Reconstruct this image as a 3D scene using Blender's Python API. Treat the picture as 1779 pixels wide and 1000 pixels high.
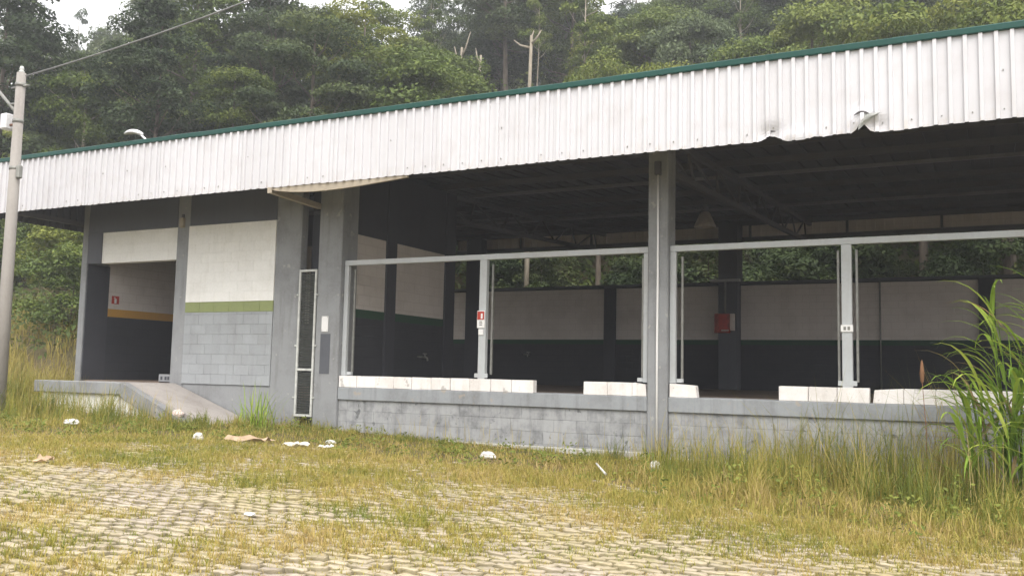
import bpy, bmesh, math, random
import numpy as np
from mathutils import Vector, Matrix, Euler
from mathutils import noise as mnoise

for o in list(bpy.data.objects): bpy.data.objects.remove(o)
scene = bpy.context.scene
C = scene.collection
rng = np.random.default_rng(7)
random.seed(7)
R = math.radians

# ---------------------------------------------------------------- camera, sky, sun, exposure
cam_d = bpy.data.cameras.new('camera'); cam = bpy.data.objects.new('camera', cam_d); C.objects.link(cam)
cam_d.sensor_width = 36.0; cam_d.lens = 36.0 * 1616.6 / 1779.0; cam_d.clip_start = 0.1; cam_d.clip_end = 2000
YAW, PITCH, ROLL, EYE = 0.473636, 0.0933064, 0.0212059, 1.5
fw = Vector((-math.sin(YAW)*math.cos(PITCH), math.cos(YAW)*math.cos(PITCH), math.sin(PITCH)))
rt = Vector((math.cos(YAW), math.sin(YAW), 0)); up = rt.cross(fw)
rt2 = rt*math.cos(ROLL) + up*math.sin(ROLL); up2 = -rt*math.sin(ROLL) + up*math.cos(ROLL)
m = Matrix((rt2, up2, -fw)).transposed().to_4x4(); m.translation = Vector((0, 0, EYE))
cam.matrix_world = m
scene.camera = cam

SUN_DIR = Vector((0.55, -0.75, 1.25)).normalized()          # towards the sun: in front of the shed, behind the camera
world = bpy.data.worlds.new('World'); scene.world = world; world.use_nodes = True
nt = world.node_tree; nt.nodes.clear()
sky = nt.nodes.new('ShaderNodeTexSky'); sky.sky_type = 'NISHITA'; sky.sun_disc = False
sky.sun_elevation = math.asin(SUN_DIR.z); sky.sun_rotation = math.atan2(SUN_DIR.x, SUN_DIR.y)
sky.air_density = 1.0; sky.dust_density = 6.0; sky.ozone_density = 1.0
hs = nt.nodes.new('ShaderNodeHueSaturation'); hs.inputs['Saturation'].default_value = 0.22
bg = nt.nodes.new('ShaderNodeBackground'); bg.inputs['Strength'].default_value = 0.15
wo = nt.nodes.new('ShaderNodeOutputWorld')
cloud = nt.nodes.new('ShaderNodeMix'); cloud.data_type = 'RGBA'          # even overcast veil over the clear sky
cloud.inputs[0].default_value = 0.75; cloud.inputs[7].default_value = (5.0, 4.95, 4.95, 1)
nt.links.new(sky.outputs[0], hs.inputs['Color']); nt.links.new(hs.outputs[0], cloud.inputs[6]); nt.links.new(cloud.outputs[2], bg.inputs[0]); nt.links.new(bg.outputs[0], wo.inputs[0])
sun_d = bpy.data.lights.new('sun', 'SUN'); sun_d.energy = 0.9; sun_d.angle = R(40); sun_d.color = (1.0, 0.94, 0.85)
sun = bpy.data.objects.new('sun', sun_d); C.objects.link(sun); sun.location = (5, -10, 30)
sun.rotation_euler = SUN_DIR.to_track_quat('Z', 'Y').to_euler()
scene.view_settings.view_transform = 'Standard'; scene.view_settings.look = 'None'
scene.view_settings.exposure = 1.42; scene.view_settings.gamma = 1.0
scene.view_settings.use_curve_mapping = False
scene.render.engine = 'CYCLES'
scene.cycles.max_bounces = 7; scene.cycles.diffuse_bounces = 5; scene.cycles.transparent_max_bounces = 8

# ---------------------------------------------------------------- materials
def new_mat(name):
    mt = bpy.data.materials.new(name); mt.use_nodes = True
    n = mt.node_tree; bs = n.nodes['Principled BSDF']; bs.inputs['Specular IOR Level'].default_value = 0.3
    return mt, n, bs
def N(n, t, **kw):
    x = n.nodes.new(t)
    for k, v in kw.items(): setattr(x, k, v)
    return x
def noise_fac(n, vec, scale, detail=5, lo=0.35, hi=0.65, rough=0.6):
    t = N(n, 'ShaderNodeTexNoise'); t.inputs['Scale'].default_value = scale; t.inputs['Detail'].default_value = detail; t.inputs['Roughness'].default_value = rough
    n.links.new(vec, t.inputs['Vector'])
    r = N(n, 'ShaderNodeMapRange'); r.inputs['From Min'].default_value = lo; r.inputs['From Max'].default_value = hi
    n.links.new(t.outputs['Fac'], r.inputs['Value'])
    return r.outputs[0], t.outputs['Fac']
def mix(n, fac, a, b, amt=1.0, mode='MIX'):
    x = N(n, 'ShaderNodeMix', data_type='RGBA', blend_type=mode)
    if amt != 1.0 and not isinstance(fac, (int, float)):
        mm = N(n, 'ShaderNodeMath', operation='MULTIPLY'); mm.inputs[1].default_value = amt; n.links.new(fac, mm.inputs[0]); fac = mm.outputs[0]
    if isinstance(fac, (int, float)): x.inputs[0].default_value = fac
    else: n.links.new(fac, x.inputs[0])
    for i, v in ((6, a), (7, b)):
        if isinstance(v, tuple): x.inputs[i].default_value = (*v, 1)
        else: n.links.new(v, x.inputs[i])
    return x.outputs[2]
def wpos(n, sx=1, sy=1, sz=1):
    g = N(n, 'ShaderNodeNewGeometry')
    if (sx, sy, sz) == (1, 1, 1): return g.outputs['Position']
    v = N(n, 'ShaderNodeVectorMath', operation='MULTIPLY'); v.inputs[1].default_value = (sx, sy, sz); n.links.new(g.outputs['Position'], v.inputs[0])
    return v.outputs[0]
def tint_random(n, col, amt):
    oi = N(n, 'ShaderNodeObjectInfo'); r = N(n, 'ShaderNodeMapRange'); r.inputs['To Min'].default_value = 1-amt; r.inputs['To Max'].default_value = 1+amt
    n.links.new(oi.outputs['Random'], r.inputs['Value'])
    cb = N(n, 'ShaderNodeCombineColor')
    for i in range(3): n.links.new(r.outputs[0], cb.inputs[i])
    return mix(n, 1.0, col, cb.outputs[0], mode='MULTIPLY')
def paint(name, col, stain=(0.12, 0.11, 0.1), amt=0.35, streak=0.3, rough=0.85, bump=0.15, rnd=0.0, scale=1.6, fine=22, chips=None, chip_amt=0.0):
    mt, n, bs = new_mat(name); p = wpos(n)
    f1, _ = noise_fac(n, p, scale, 6, 0.45, 0.78)
    c = mix(n, f1, col, stain, amt)
    f2, _ = noise_fac(n, wpos(n, 5, 5, 0.45), 1.3, 4, 0.52, 0.75)
    c = mix(n, f2, c, stain, streak)
    f3, raw = noise_fac(n, p, fine, 6, 0.3, 0.7)
    c = mix(n, f3, c, tuple(min(1, v*1.18) for v in col), 0.35)
    if chips:
        f4, _ = noise_fac(n, p, 5.0, 7, 0.62, 0.66)
        c = mix(n, f4, c, chips, chip_amt)
    if rnd: c = tint_random(n, c, rnd)
    n.links.new(c, bs.inputs['Base Color']); bs.inputs['Roughness'].default_value = rough
    b = N(n, 'ShaderNodeBump'); b.inputs['Strength'].default_value = bump; b.inputs['Distance'].default_value = 0.02
    n.links.new(raw, b.inputs['Height']); n.links.new(b.outputs[0], bs.inputs['Normal'])
    return mt
def plain(name, col, rough=0.6, metal=0.0, var=0.15, scale=9):
    mt, n, bs = new_mat(name)
    f, _ = noise_fac(n, wpos(n), scale, 5, 0.35, 0.7)
    n.links.new(mix(n, f, col, tuple(v*(1-2*var) for v in col)), bs.inputs['Base Color'])
    bs.inputs['Roughness'].default_value = rough; bs.inputs['Metallic'].default_value = metal
    return mt
M = {}
M['grey'] = paint('grey_wall_paint', (0.275, 0.282, 0.29), stain=(0.1, 0.095, 0.09), amt=0.6, streak=0.5, chips=(0.5, 0.48, 0.44), chip_amt=0.4)
M['grey_block'] = paint('grey_block_paint', (0.33, 0.345, 0.36), amt=0.25, streak=0.2, rnd=0.05)
M['dock_block'] = paint('dock_block_paint', (0.34, 0.345, 0.35), stain=(0.05, 0.055, 0.06), amt=0.7, streak=0.5, rnd=0.07, scale=4.5, chips=(0.08, 0.085, 0.09), chip_amt=0.7)
M['beam'] = paint('dock_beam_paint', (0.3, 0.315, 0.33), stain=(0.1, 0.095, 0.085), amt=0.55, streak=0.5, chips=(0.42, 0.34, 0.25), chip_amt=0.5)
M['dark'] = paint('dark_grey_paint', (0.062, 0.064, 0.075), stain=(0.035, 0.035, 0.038), amt=0.4, streak=0.25)
M['mid'] = paint('slate_paint', (0.105, 0.11, 0.125), stain=(0.07, 0.07, 0.08), amt=0.4, streak=0.3)  # slate paint, darkened further to add the overhang's shade on the lintels
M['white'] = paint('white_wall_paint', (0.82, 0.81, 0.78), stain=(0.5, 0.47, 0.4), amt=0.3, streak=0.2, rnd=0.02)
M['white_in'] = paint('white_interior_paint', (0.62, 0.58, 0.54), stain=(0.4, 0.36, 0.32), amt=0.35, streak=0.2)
M['white_block'] = paint('white_kerb_paint', (0.8, 0.77, 0.75), stain=(0.4, 0.33, 0.25), amt=0.5, streak=0.35, rnd=0.05, chips=(0.25, 0.23, 0.21), chip_amt=0.5)
M['green_band'] = paint('olive_green_paint', (0.25, 0.285, 0.125), amt=0.15, streak=0.1)
M['dkgreen'] = paint('bottle_green_paint', (0.03, 0.075, 0.045), amt=0.2, streak=0.1)
M['yellow'] = paint('ochre_yellow_paint', (0.55, 0.3, 0.05), amt=0.15, streak=0.1)
M['floor'] = paint('worn_concrete_floor', (0.22, 0.165, 0.13), stain=(0.1, 0.075, 0.06), amt=0.6, streak=0.0, scale=0.9)
M['ramp'] = paint('pinkish_ramp_concrete', (0.38, 0.35, 0.33), stain=(0.17, 0.15, 0.13), amt=0.65, streak=0.4, bump=0.4)
M['concrete'] = paint('pole_concrete', (0.3, 0.28, 0.26), stain=(0.14, 0.125, 0.11), amt=0.4, streak=0.4)
M['plinth'] = paint('pale_plinth', (0.5, 0.49, 0.46), stain=(0.2, 0.19, 0.16), amt=0.5, streak=0.3)
M['mortar'] = paint('mortar', (0.27, 0.275, 0.285), amt=0.3, streak=0.2)
M['steel'] = paint('painted_steel', (0.46, 0.48, 0.49), stain=(0.25, 0.2, 0.16), amt=0.3, streak=0.2, rough=0.5, bump=0.03)
M['steel_thin'] = plain('galvanised_bar', (0.28, 0.28, 0.26), 0.5, 0.3)
M['pale_purlin'] = paint('dusty_purlin', (0.19, 0.19, 0.2), stain=(0.1, 0.08, 0.07), amt=0.4, streak=0.2, rough=0.6)
M['dark_steel'] = paint('dark_roof_steel', (0.1, 0.1, 0.11), stain=(0.1, 0.07, 0.05), amt=0.4, streak=0.2, rough=0.6)
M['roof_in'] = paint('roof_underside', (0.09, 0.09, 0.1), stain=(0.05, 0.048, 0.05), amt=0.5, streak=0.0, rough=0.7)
M['timber'] = paint('weathered_timber', (0.38, 0.33, 0.26), stain=(0.3, 0.23, 0.16), amt=0.4, streak=0.2)
M['cap'] = paint('green_cap_flashing', (0.009, 0.062, 0.05), stain=(0.01, 0.04, 0.033), amt=0.4, streak=0.1, rough=0.5, bump=0.03)
M['mesh'] = plain('dark_mesh', (0.08, 0.085, 0.08), 0.6)
M['frame_white'] = plain('off_white_frame', (0.62, 0.63, 0.6), 0.5)
M['red'] = plain('red_sign', (0.5, 0.05, 0.03), 0.5)
M['red_box'] = plain('faded_red_box', (0.42, 0.07, 0.045), 0.6, var=0.3)
M['signwhite'] = plain('sign_white', (0.82, 0.81, 0.8), 0.5, var=0.03)
M['black'] = plain('black_print', (0.03, 0.03, 0.03), 0.6)
M['rust'] = plain('rusty_fitting', (0.2, 0.1, 0.06), 0.8)
M['plastic'] = plain('white_plastic', (0.66, 0.65, 0.62), 0.45, var=0.08)
M['pinkbag'] = plain('pinkish_plastic', (0.75, 0.62, 0.58), 0.5, var=0.12)
M['card'] = plain('cardboard', (0.55, 0.4, 0.27), 0.9, var=0.2)
M['paper'] = plain('waste_paper', (0.7, 0.64, 0.58), 0.9, var=0.12)
M['shade'] = plain('lamp_shade_alu', (0.4, 0.36, 0.33), 0.5, 0.2)
M['cable'] = plain('cable_grey', (0.25, 0.25, 0.25), 0.6)
M['lampwhite'] = plain('lamp_white', (0.75, 0.75, 0.76), 0.4)

def metal_white():
    mt, n, bs = new_mat('white_ribbed_metal'); p = wpos(n)
    f, _ = noise_fac(n, p, 2.2, 6, 0.5, 0.8)
    c = mix(n, f, (0.61, 0.605, 0.63), (0.5, 0.475, 0.475), 0.55)
    f2, _ = noise_fac(n, wpos(n, 6, 6, 0.35), 1.5, 4, 0.55, 0.8)
    c = mix(n, f2, c, (0.55, 0.52, 0.5), 0.35)
    # grime creeping up from the drip edge, ragged outline
    sp = N(n, 'ShaderNodeSeparateXYZ'); n.links.new(p, sp.inputs[0])
    mr = N(n, 'ShaderNodeMapRange'); mr.inputs['From Min'].default_value = 4.85; mr.inputs['From Max'].default_value = 4.62
    n.links.new(sp.outputs[2], mr.inputs['Value'])
    f3, _ = noise_fac(n, wpos(n, 3, 3, 1.5), 4, 6, 0.5, 0.7)
    mm = N(n, 'ShaderNodeMath', operation='MULTIPLY'); n.links.new(mr.outputs[0], mm.inputs[0]); n.links.new(f3, mm.inputs[1])
    c = mix(n, mm.outputs[0], c, (0.5, 0.44, 0.38), 0.7)
    c = tint_random(n, c, 0.03)
    n.links.new(c, bs.inputs['Base Color']); bs.inputs['Roughness'].default_value = 0.42
    return mt
M['sheet'] = metal_white()

def wall_joints(name, col, stain):
    """painted blockwork whose joints are too faint in the photograph to be built singly"""
    mt, n, bs = new_mat(name); p = wpos(n)
    sp = N(n, 'ShaderNodeSeparateXYZ'); n.links.new(p, sp.inputs[0])
    ad = N(n, 'ShaderNodeMath', operation='ADD'); n.links.new(sp.outputs[0], ad.inputs[0]); n.links.new(sp.outputs[1], ad.inputs[1])
    cb = N(n, 'ShaderNodeCombineXYZ'); n.links.new(ad.outputs[0], cb.inputs[0]); n.links.new(sp.outputs[2], cb.inputs[1])
    br = N(n, 'ShaderNodeTexBrick'); br.inputs['Scale'].default_value = 1.0; br.inputs['Brick Width'].default_value = 0.4; br.inputs['Row Height'].default_value = 0.2
    br.inputs['Mortar Size'].default_value = 0.008; br.inputs['Mortar Smooth'].default_value = 0.4
    n.links.new(cb.outputs[0], br.inputs['Vector'])
    f1, raw = noise_fac(n, p, 1.6, 6, 0.45, 0.78)
    c = mix(n, f1, col, stain, 0.4)
    c = mix(n, br.outputs['Fac'], c, stain, 0.35)
    n.links.new(c, bs.inputs['Base Color']); bs.inputs['Roughness'].default_value = 0.85
    b = N(n, 'ShaderNodeBump'); b.inputs['Strength'].default_value = 0.5; b.inputs['Distance'].default_value = 0.01; b.invert = True
    n.links.new(br.outputs['Fac'], b.inputs['Height']); n.links.new(b.outputs[0], bs.inputs['Normal'])
    return mt
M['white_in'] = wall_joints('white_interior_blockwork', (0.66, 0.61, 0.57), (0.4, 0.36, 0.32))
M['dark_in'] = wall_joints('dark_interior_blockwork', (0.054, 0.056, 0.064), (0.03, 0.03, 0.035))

def foliage(name, cols, trans=0.25, attr='tone', objvar=True, rough=0.6):
    """leaf colour runs from cols[0] to cols[-1] with a per-leaf random tone"""
    mt, n, bs = new_mat(name); out = n.nodes['Material Output']; n.nodes.remove(bs)
    at = N(n, 'ShaderNodeAttribute', attribute_name=attr)
    fac = at.outputs['Fac']
    if objvar:
        oi = N(n, 'ShaderNodeObjectInfo'); a = N(n, 'ShaderNodeMath', operation='MULTIPLY_ADD'); a.inputs[1].default_value = 0.75; a.inputs[2].default_value = -0.37
        n.links.new(oi.outputs['Random'], a.inputs[0])
        b = N(n, 'ShaderNodeMath', operation='ADD', use_clamp=True); n.links.new(a.outputs[0], b.inputs[0]); n.links.new(fac, b.inputs[1]); fac = b.outputs[0]
    cr = N(n, 'ShaderNodeValToRGB'); el = cr.color_ramp.elements
    while len(el) < len(cols): el.new(0.5)
    for i, c in enumerate(cols): el[i].position = i/(len(cols)-1); el[i].color = (*c, 1)
    n.links.new(fac, cr.inputs[0])
    d = N(n, 'ShaderNodeBsdfPrincipled'); d.inputs['Roughness'].default_value = rough; d.inputs['Specular IOR Level'].default_value = 0.25
    n.links.new(cr.outputs[0], d.inputs['Base Color'])
    t = N(n, 'ShaderNodeBsdfTranslucent'); n.links.new(cr.outputs[0], t.inputs[0])
    mx = N(n, 'ShaderNodeMixShader'); mx.inputs[0].default_value = trans
    n.links.new(d.outputs[0], mx.inputs[1]); n.links.new(t.outputs[0], mx.inputs[2]); n.links.new(mx.outputs[0], out.inputs[0])
    return mt
M['leaf_mid'] = foliage('leaf_mid_green', [(0.0595, 0.0892, 0.0228), (0.113, 0.1606, 0.0352), (0.2023, 0.238, 0.0518)])
M['leaf_dark'] = foliage('leaf_dark_green', [(0.0394, 0.0619, 0.0251), (0.0732, 0.1035, 0.0376), (0.1238, 0.1519, 0.0522)])
M['leaf_yel'] = foliage('leaf_yellow_green', [(0.0558, 0.0906, 0.0168), (0.1217, 0.1652, 0.0262), (0.2231, 0.2452, 0.0467)])
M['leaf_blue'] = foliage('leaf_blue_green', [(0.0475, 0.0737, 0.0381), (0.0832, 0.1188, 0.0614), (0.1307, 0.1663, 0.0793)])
M['cover'] = foliage('undergrowth_leaf', [(0.0442, 0.0663, 0.0158), (0.0939, 0.1326, 0.0277), (0.1878, 0.1989, 0.0495)], objvar=False)
M['grass'] = foliage('grass_blade', [(0.162, 0.1995, 0.038), (0.3456, 0.3097, 0.0617), (0.4644, 0.357, 0.1235), (0.5184, 0.3885, 0.19)], trans=0.3, objvar=False)
M['grass_dry'] = foliage('dry_grass_blade', [(0.24, 0.22, 0.05), (0.42, 0.35, 0.1), (0.5, 0.39, 0.18)], trans=0.3, objvar=False)
M['reed'] = foliage('reed_leaf', [(0.1755, 0.286, 0.0385), (0.297, 0.429, 0.0605), (0.486, 0.546, 0.11)], trans=0.35, objvar=True)
M['reed_dry'] = foliage('browned_reed_leaf', [(0.25, 0.2, 0.07), (0.36, 0.27, 0.12), (0.3, 0.18, 0.09)], trans=0.3)
M['seed'] = plain('brown_seed_head', (0.25, 0.13, 0.07), 0.9)
def bark(name, a, b):
    mt, n, bs = new_mat(name)
    tc = N(n, 'ShaderNodeTexCoord'); v = N(n, 'ShaderNodeVectorMath', operation='MULTIPLY'); v.inputs[1].default_value = (6, 6, 1.2); n.links.new(tc.outputs['Object'], v.inputs[0])
    f, raw = noise_fac(n, v.outputs[0], 1.5, 6, 0.35, 0.7)
    n.links.new(mix(n, f, a, b), bs.inputs['Base Color']); bs.inputs['Roughness'].default_value = 0.9
    return mt
M['bark'] = bark('tree_bark', (0.16, 0.13, 0.1), (0.07, 0.058, 0.045))
M['bark_pale'] = bark('pale_bark', (0.32, 0.28, 0.22), (0.17, 0.145, 0.11))

def ground_mat():
    mt, n, bs = new_mat('soil_and_litter'); p = wpos(n)
    f, _ = noise_fac(n, p, 0.7, 7, 0.35, 0.65)
    c = mix(n, f, (0.13, 0.115, 0.05), (0.17, 0.125, 0.07))
    f2, raw = noise_fac(n, p, 14, 7, 0.4, 0.65)
    c = mix(n, f2, c, (0.08, 0.075, 0.03), 0.7)
    n.links.new(c, bs.inputs['Base Color']); bs.inputs['Roughness'].default_value = 0.95
    b = N(n, 'ShaderNodeBump'); b.inputs['Strength'].default_value = 0.6; b.inputs['Distance'].default_value = 0.05
    n.links.new(raw, b.inputs['Height']); n.links.new(b.outputs[0], bs.inputs['Normal'])
    return mt
M['ground'] = ground_mat()
def joint_mat():
    mt, n, bs = new_mat('mossy_joint_soil'); p = wpos(n)
    f, _ = noise_fac(n, p, 1.3, 6, 0.4, 0.62)
    c = mix(n, f, (0.13, 0.115, 0.04), (0.1, 0.075, 0.04))
    f2, raw = noise_fac(n, p, 40, 5, 0.35, 0.65)
    c = mix(n, f2, c, (0.24, 0.21, 0.07), 0.5)
    n.links.new(c, bs.inputs['Base Color']); bs.inputs['Roughness'].default_value = 0.95
    b = N(n, 'ShaderNodeBump'); b.inputs['Strength'].default_value = 0.8; b.inputs['Distance'].default_value = 0.02
    n.links.new(raw, b.inputs['Height']); n.links.new(b.outputs[0], bs.inputs['Normal'])
    return mt
M['joint'] = joint_mat()
def paver_mat():
    mt, n, bs = new_mat('worn_concrete_paver'); p = wpos(n)
    v = N(n, 'ShaderNodeTexVoronoi'); v.inputs['Scale'].default_value = 6.0; n.links.new(p, v.inputs['Vector'])
    sp = N(n, 'ShaderNodeSeparateColor'); n.links.new(v.outputs['Color'], sp.inputs[0])
    c = mix(n, sp.outputs[0], (0.33, 0.28, 0.225), (0.5, 0.43, 0.35))
    f, _ = noise_fac(n, p, 0.9, 6, 0.4, 0.68)
    c = mix(n, f, c, (0.44, 0.365, 0.15), 0.65)
    f2, raw = noise_fac(n, p, 26, 7, 0.45, 0.7)
    c = mix(n, f2, c, (0.2, 0.17, 0.13), 0.5)
    f3, _ = noise_fac(n, p, 7, 7, 0.55, 0.68)
    c = mix(n, f3, c, (0.24, 0.23, 0.08), 0.55)
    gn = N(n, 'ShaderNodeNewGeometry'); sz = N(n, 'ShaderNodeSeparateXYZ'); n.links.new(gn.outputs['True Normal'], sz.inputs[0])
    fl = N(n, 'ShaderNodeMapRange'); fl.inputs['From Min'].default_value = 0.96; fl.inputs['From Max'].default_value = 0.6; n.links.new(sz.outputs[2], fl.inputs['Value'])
    c = mix(n, fl.outputs[0], c, (0.13, 0.11, 0.05), 0.6)     # soil tone on stone flanks, painted in to deepen the joint shade
    n.links.new(c, bs.inputs['Base Color']); bs.inputs['Roughness'].default_value = 0.9
    b = N(n, 'ShaderNodeBump'); b.inputs['Strength'].default_value = 0.5; b.inputs['Distance'].default_value = 0.012
    n.links.new(raw, b.inputs['Height']); n.links.new(b.outputs[0], bs.inputs['Normal'])
    return mt
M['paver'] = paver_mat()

# ---------------------------------------------------------------- helpers
def link(name, me, mat, parent=None, loc=None, kind=None):
    o = bpy.data.objects.new(name, me); C.objects.link(o)
    if mat is not None and len(me.materials) == 0: me.materials.append(M[mat] if isinstance(mat, str) else mat)
    if parent is not None: o.parent = parent
    if loc is not None: o.location = loc
    if kind: o['kind'] = kind
    return o
def tag(o, label, cat, group=None):
    o['label'] = label; o['category'] = cat
    if group: o['group'] = group
    return o
def thing(name, label, cat, loc=(0, 0, 0), group=None):
    o = bpy.data.objects.new(name, None); C.objects.link(o); o.location = loc; o.empty_display_size = 0.2
    return tag(o, label, cat, group)
def bm_box(bm, x0, x1, y0, y1, z0, z1):
    r = bmesh.ops.create_cube(bm, size=1.0)
    for v in r['verts']:
        v.co = Vector((x0 if v.co.x < 0 else x1, y0 if v.co.y < 0 else y1, z0 if v.co.z < 0 else z1))
    return r['verts']
def to_mesh(bm, name, smooth=False):
    me = bpy.data.meshes.new(name); bm.to_mesh(me); bm.free()
    if smooth:
        for p in me.polygons: p.use_smooth = True
    return me
def box(name, x0, x1, y0, y1, z0, z1, mat, parent=None, bev=0.006, kind=None):
    """box with its origin at its own centre, slightly worn edges"""
    bm = bmesh.new(); cx, cy, cz = (x0+x1)/2, (y0+y1)/2, (z0+z1)/2
    bm_box(bm, x0-cx, x1-cx, y0-cy, y1-cy, z0-cz, z1-cz)
    if bev: bmesh.ops.bevel(bm, geom=bm.edges[:], offset=min(bev, (x1-x0)/4, (y1-y0)/4, (z1-z0)/4), segments=1, affect='EDGES')
    pl = parent.location if parent is not None else Vector((0, 0, 0))
    if parent is not None and parent.parent is not None: pl = pl + parent.parent.location
    return link(name, to_mesh(bm, name), mat, parent, (cx-pl[0], cy-pl[1], cz-pl[2]), kind)
def tube_geo(pts, radii, seg=8):
    V, F = [], []
    pts = [Vector(p) for p in pts]
    a = None
    for i, p in enumerate(pts):
        t = (pts[min(i+1, len(pts)-1)] - pts[max(i-1, 0)]).normalized()
        if a is None: a = t.orthogonal().normalized()
        else: a = (a - t*a.dot(t)).normalized()
        b = t.cross(a).normalized()
        for k in range(seg):
            w = 2*math.pi*k/seg; V.append(p + (a*math.cos(w) + b*math.sin(w))*radii[i])
    for i in range(len(pts)-1):
        for k in range(seg):
            F.append((i*seg+k, i*seg+(k+1) % seg, (i+1)*seg+(k+1) % seg, (i+1)*seg+k))
    F.append(tuple(range(seg-1, -1, -1))); F.append(tuple((len(pts)-1)*seg+k for k in range(seg)))
    return V, F
def tube(name, pts, r, mat, parent=None, seg=8, smooth=True):
    radii = r if isinstance(r, (list, tuple)) else [r]*len(pts)
    V, F = tube_geo(pts, radii, seg)
    me = bpy.data.meshes.new(name); me.from_pydata([tuple(v) for v in V], [], F); me.update()
    if smooth:
        for p in me.polygons: p.use_smooth = len(p.vertices) == 4
    return link(name, me, mat, parent)
def np_mesh(name, V, F4=None, F3=None, tone=None, uv=None):
    """fast mesh from numpy arrays of quads and triangles; tone = per-vertex float attribute"""
    me = bpy.data.meshes.new(name)
    n4 = 0 if F4 is None else len(F4); n3 = 0 if F3 is None else len(F3)
    me.vertices.add(len(V)); me.vertices.foreach_set('co', np.asarray(V, np.float32).ravel())
    loops = []
    if n4: loops.append(np.asarray(F4, np.int32).ravel())
    if n3: loops.append(np.asarray(F3, np.int32).ravel())
    loops = np.concatenate(loops)
    me.loops.add(len(loops)); me.loops.foreach_set('vertex_index', loops)
    me.polygons.add(n4+n3)
    st = np.concatenate([np.arange(n4)*4, n4*4+np.arange(n3)*3]).astype(np.int32)
    me.polygons.foreach_set('loop_start', st)
    me.update(calc_edges=True)
    if tone is not None:
        a = me.attributes.new('tone', 'FLOAT', 'POINT'); a.data.foreach_set('value', np.asarray(tone, np.float32))
    return me

# ---------------------------------------------------------------- terrain
def zg(x, y=0.0):
    x = np.clip(x, -26, 12)
    return 0.05 - 0.034*x
def hill(x, y):
    x = np.asarray(x, float); y = np.asarray(y, float)
    ye = 30.5 - np.clip((-18.5-x)*3, 0, 15.5)
    t = np.clip((-17-x)/9, 0, 1); slope = 0.9*(1-t) + 0.6*t
    t2 = np.clip((-24-x)/28, 0, 1); H = 36*(1-t2) + 17*t2
    s = y-ye; s = np.where(s > 0, s, 0); s = np.where(s < 3, s*s/6, s-1.5)
    return H*(1-np.exp(-slope*s/H))
def zt(x, y): return zg(x, y) + hill(x, y)
def pix(x, y, z):
    v = Vector((x, y, z-EYE)); d = v.dot(fw)
    return 889.5+1616.6*v.dot(rt2)/d, 500-1616.6*v.dot(up2)/d, d

def axis_pts(a, b, fine0, fine1, fs, cs):
    p = list(np.arange(a, fine0, cs)) + list(np.arange(fine0, fine1, fs)) + list(np.arange(fine1, b+cs, cs))
    return np.array(p)
gx = axis_pts(-260, 220, -80, 30, 1.0, 10); gy = axis_pts(-120, 300, -2, 90, 1.0, 10)
GX, GY = np.meshgrid(gx, gy); GZ = zt(GX, GY)
GZ = GZ + np.where(hill(GX, GY) > 0.5, np.sin(GX*0.7)*np.cos(GY*0.9)*0.35 + rng.normal(0, 0.12, GX.shape), 0)
nx, ny = len(gx), len(gy)
idx = np.arange(nx*ny).reshape(ny, nx)
F = np.stack([idx[:-1, :-1], idx[:-1, 1:], idx[1:, 1:], idx[1:, :-1]], -1).reshape(-1, 4)
me = np_mesh('ground', np.stack([GX, GY, GZ], -1).reshape(-1, 3), F)
ground = link('ground', me, 'ground', kind='structure')

# ---------------------------------------------------------------- hexagonal pavement
def edge_y(x):
    return np.interp(x, [-13.5, -12, -11, -8, -5.2, -3.5, -2.6, -1, 0.3, 4], [7.0, 8.0, 9.7, 10.3, 10.5, 9.8, 9.2, 8.9, 8.9, 8.9])
PX0, PX1, PY0 = -15.0, 5.0, 1.0
xs = np.linspace(PX0, PX1, 41)
V = []; F = []
for i, x in enumerate(xs):
    for y in (PY0, float(edge_y(x))+0.9): V.append((x, y, float(zg(x))+0.004))
for i in range(len(xs)-1): F.append((2*i, 2*i+2, 2*i+3, 2*i+1))
me = bpy.data.meshes.new('pavement'); me.from_pydata(V, [], F); me.update()
pavement = link('pavement', me, 'joint', kind='structure')
HW, HS = 0.19, 0.112       # stone pitch along a row, row spacing
def hex_geo(h, ch, seed):
    r = random.Random(seed); V = []
    a, b, w = 0.089, 0.0445, 0.006
    ring = [(a+w, 0.0), (a-w*0.4, b*0.8), (a*0.5, b+w), (0.0, b-w*0.6), (-a*0.5, b+w), (-a+w*0.4, b*0.8), (-a+w, 0.0), (-a+w*0.4, -b*0.8), (-a*0.5, -b+w), (0.0, -b-w*0.6), (a*0.5, -b+w), (a-w*0.4, -b*0.8)]
    ring = [(x+r.uniform(-0.004, 0.004), y+r.uniform(-0.004, 0.004)) for x, y in ring]; n = len(ring)
    for f, z in ((0.0, -0.03), (0.0, h-ch*0.9), (1.0, h)):
        for (x, y) in ring:
            d = math.hypot(x, y); V.append((x-f*ch*x/d*1.1, y-f*ch*y/d*0.9, z + (r.uniform(-0.004, 0.004) if f else 0)))
    F4 = [(q*n+k, q*n+(k+1) % n, (q+1)*n+(k+1) % n, (q+1)*n+k) for q in (0, 1) for k in range(n)]
    t = [2*n+k for k in range(n)]
    F4 += [(t[0], t[1], t[2], t[11]), (t[2], t[3], t[10], t[11]), (t[3], t[4], t[9], t[10]), (t[4], t[5], t[8], t[9]), (t[5], t[6], t[7], t[8])]
    F4[-5] = (t[0], t[1], t[2], t[11]); F4[-4] = (t[2], t[3], t[10], t[11])
    F4 += []
    return np.array(V), np.array(F4)
hexes = [hex_geo(0.026, 0.007, s) for s in range(8)]
hex_me = [np_mesh('paver', v, f) for v, f in hexes]
spots = []
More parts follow.
